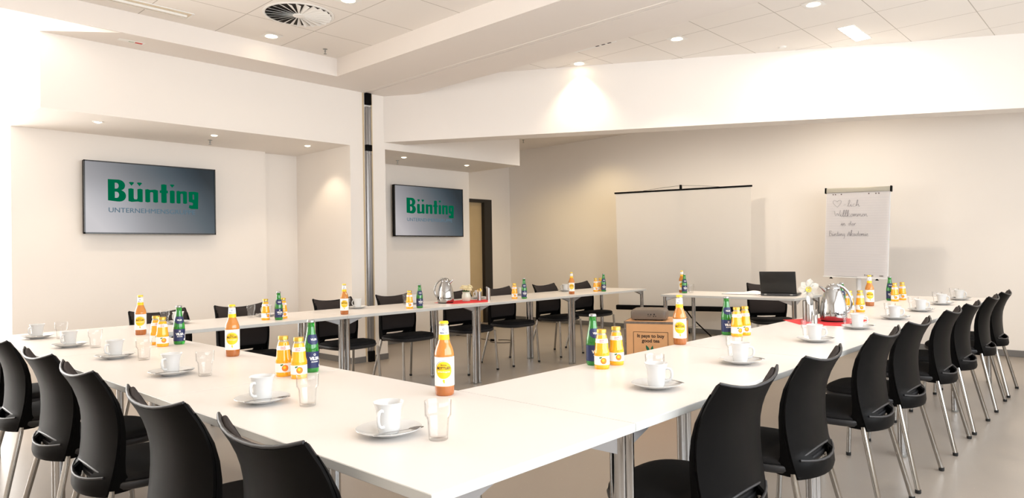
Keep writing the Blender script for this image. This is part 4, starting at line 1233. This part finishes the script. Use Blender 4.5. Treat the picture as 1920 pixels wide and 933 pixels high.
# handwriting as pen strokes, unit = 1 letter height
def pen(bm, strokes, x, z, s, w=.0017):
    for st in strokes:
        pts = [(x+px*s, -.0105, z+pz*s) for px, pz in st]
        # smooth a little (Chaikin)
        for _ in range(2):
            if len(pts) > 2:
                q = [pts[0]]
                for a, b in zip(pts, pts[1:]):
                    q += [tuple(.75*a[k]+.25*b[k] for k in range(3)), tuple(.25*a[k]+.75*b[k] for k in range(3))]
                pts = q + [pts[-1]]
        tube(bm, pts, w, 5, flat=.5)
F = {
 'l': ([[(0, .1), (.25, .7), (.3, 1.1), (.18, 1.15), (.1, .6), (.12, .05), (.3, .05)]], .3),
 'i': ([[(0, .1), (.12, .5), (.12, .05), (.28, .1)], [(.14, .68), (.16, .72)]], .28),
 'c': ([[(.3, .45), (.12, .5), (.02, .25), (.12, .0), (.34, .1)]], .36),
 'h': ([[(0, .1), (.22, .8), (.25, 1.15), (.12, 1.05), (.1, 0), (.2, .45), (.33, .45), (.34, .05), (.48, .1)]], .48),
 'W': ([[(0, 1.0), (.1, .9), (.22, .0), (.45, .8), (.62, .0), (.85, 1.1)]], .82),
 'k': ([[(0, .1), (.2, .8), (.22, 1.15), (.1, 1.05), (.08, 0)], [(.36, .5), (.1, .28), (.36, .0), (.45, .08)]], .45),
 'o': ([[(.2, .45), (.02, .35), (.05, .02), (.28, .05), (.3, .4), (.16, .46), (.42, .42)]], .4),
 'm': ([[(0, .45), (.05, .0), (.08, .4), (.22, .45), (.22, .02), (.26, .4), (.42, .45), (.42, .03), (.54, .1)]], .54),
 'e': ([[(0, .2), (.28, .3), (.2, .48), (.05, .35), (.06, .03), (.34, .08)]], .34),
 'n': ([[(0, .45), (.05, .0), (.1, .4), (.28, .45), (.28, .03), (.42, .1)]], .42),
 'd': ([[(.3, .42), (.08, .45), (.02, .1), (.22, .02), (.34, .5), (.42, 1.1), (.32, .1), (.46, .06)]], .46),
 'r': ([[(0, .42), (.06, .0), (.1, .38), (.3, .46)]], .3),
 'B': ([[(.1, 1.0), (.06, .0)], [(0, .95), (.35, 1.05), (.38, .7), (.1, .55), (.45, .45), (.42, .05), (0, .0)]], .5),
 'ü': ([[(0, .45), (.02, .05), (.2, .03), (.27, .45), (.27, .05), (.4, .1)], [(.08, .68), (.09, .73)], [(.23, .68), (.24, .73)]], .4),
 't': ([[(.12, .85), (.08, .05), (.26, .06)], [(-.06, .5), (.28, .55)]], .26),
 'g': ([[(.28, .42), (.05, .42), (.05, .05), (.28, .1), (.3, .45), (.28, -.4), (.08, -.45)]], .38),
 'A': ([[(0, 0), (.3, 1.0), (.42, 0)], [(.05, .4), (.48, .42)]], .48),
 'a': ([[(.3, .42), (.06, .42), (.04, .05), (.26, .06), (.3, .45), (.32, .05), (.44, .1)]], .44),
 ' ': ([], .35), '-': ([[(0, .35), (.3, .38)]], .45),
 '♥': ([[(.55, .0), (.1, .55), (0, .95), (.2, 1.2), (.48, .95), (.5, .85), (.62, 1.12), (.95, 1.15), (1.0, .8), (.8, .35), (.55, .0)]], 1.25)}
def write(s_, x, z, sc, kx=1.):
    bm = B()
    for ch in s_:
        st, w_ = F[ch]
        pen(bm, [[(px*kx, pz) for px, pz in q] for q in st], x, z, sc)
        x += w_*sc*kx
    return obj('handwriting', bm, PENCIL, pad, smooth=0)
write('♥-lich', -.262, .30, .070, 1.35)
write('Willkommen', -.245, .185, .072, 1.15)
write('in der', -.165, .085, .058, 1.3)
write('Bünting Akademie', -.292, -.035, .062, 1.08)
text('print_text', 'Franken', .030, INKD, pad, (.10, -.0115, -.487), align='LEFT', sx=1.)
text('print_text', '1080', .022, INKD, pad, (.255, -.0115, -.486), align='LEFT')
bm = B(); box(bm, -.34, .34, -.03, .0, -.512, -.502, .002); fb('pen_tray', bm, BOARD)
bm = B(); box(bm, -.23, .03, -.028, -.016, -.503, -.499); fb('tray_slot', bm, BLKP)
bm = B()
for x in (-.255, .235): prism(bm, [(x-.018, -.02), (x+.018, -.02), (x+.018, .0), (x-.018, .0)], -.528, -.524); lathe(bm, [(.018, -.530), (.014, -.520), (.004, -.511), (0, -.511)], 12, x, -.01)
fb('tray_knob', bm, BLKP)
bm = B(); tube(bm, [(0, .045, .02), (0, .045, 1.35)], .022, 16); p_ = obj('post', bm, GREYM, t)
bm = B(); tube(bm, [(0, .045, .6), (0, .045, 1.05)], .027, 16); obj('sleeve', bm, BOARD, p_)
for a in range(5):
    a = 2*PI*a/5+.3
    bm = B(); tube(bm, [(0, .045, .07), (.15*math.cos(a), .045+.15*math.sin(a), .062), (.33*math.cos(a), .045+.33*math.sin(a), .045)], [.02, .016, .011], 8, flat=.7); l_ = obj('base_leg', bm, GREYM, t)
    bm = B(); lathe(bm, [(0, 0), (.018, .0), (.022, .012), (.018, .028), (0, .036)], 12, .325*math.cos(a), .045+.325*math.sin(a)); obj('castor', bm, BLKP, l_)
# loose cable on the floor below the right television
t = thing('floor_cable', 'thin cable with a plug lying in a loop on the floor by the far wall', 'cable', (-5.5, 5.75, .004))
pts = [(-.95, .10, 0), (-.7, .16, 0), (-.4, .05, 0), (-.15, .0, 0)]
for i in range(15):
    a = 2*PI*i/14*.92 + PI
    pts.append((.06+.17*math.cos(a), .02+.15*math.sin(a), 0))
bm = B(); tube(bm, pts, .0038, 8); obj('cord', bm, BLKP, t, smooth=60)
bm = B(); box(bm, -.12, -.05, -.03, .0, -.003, .022, .004); obj('plug', bm, BLKP, t)
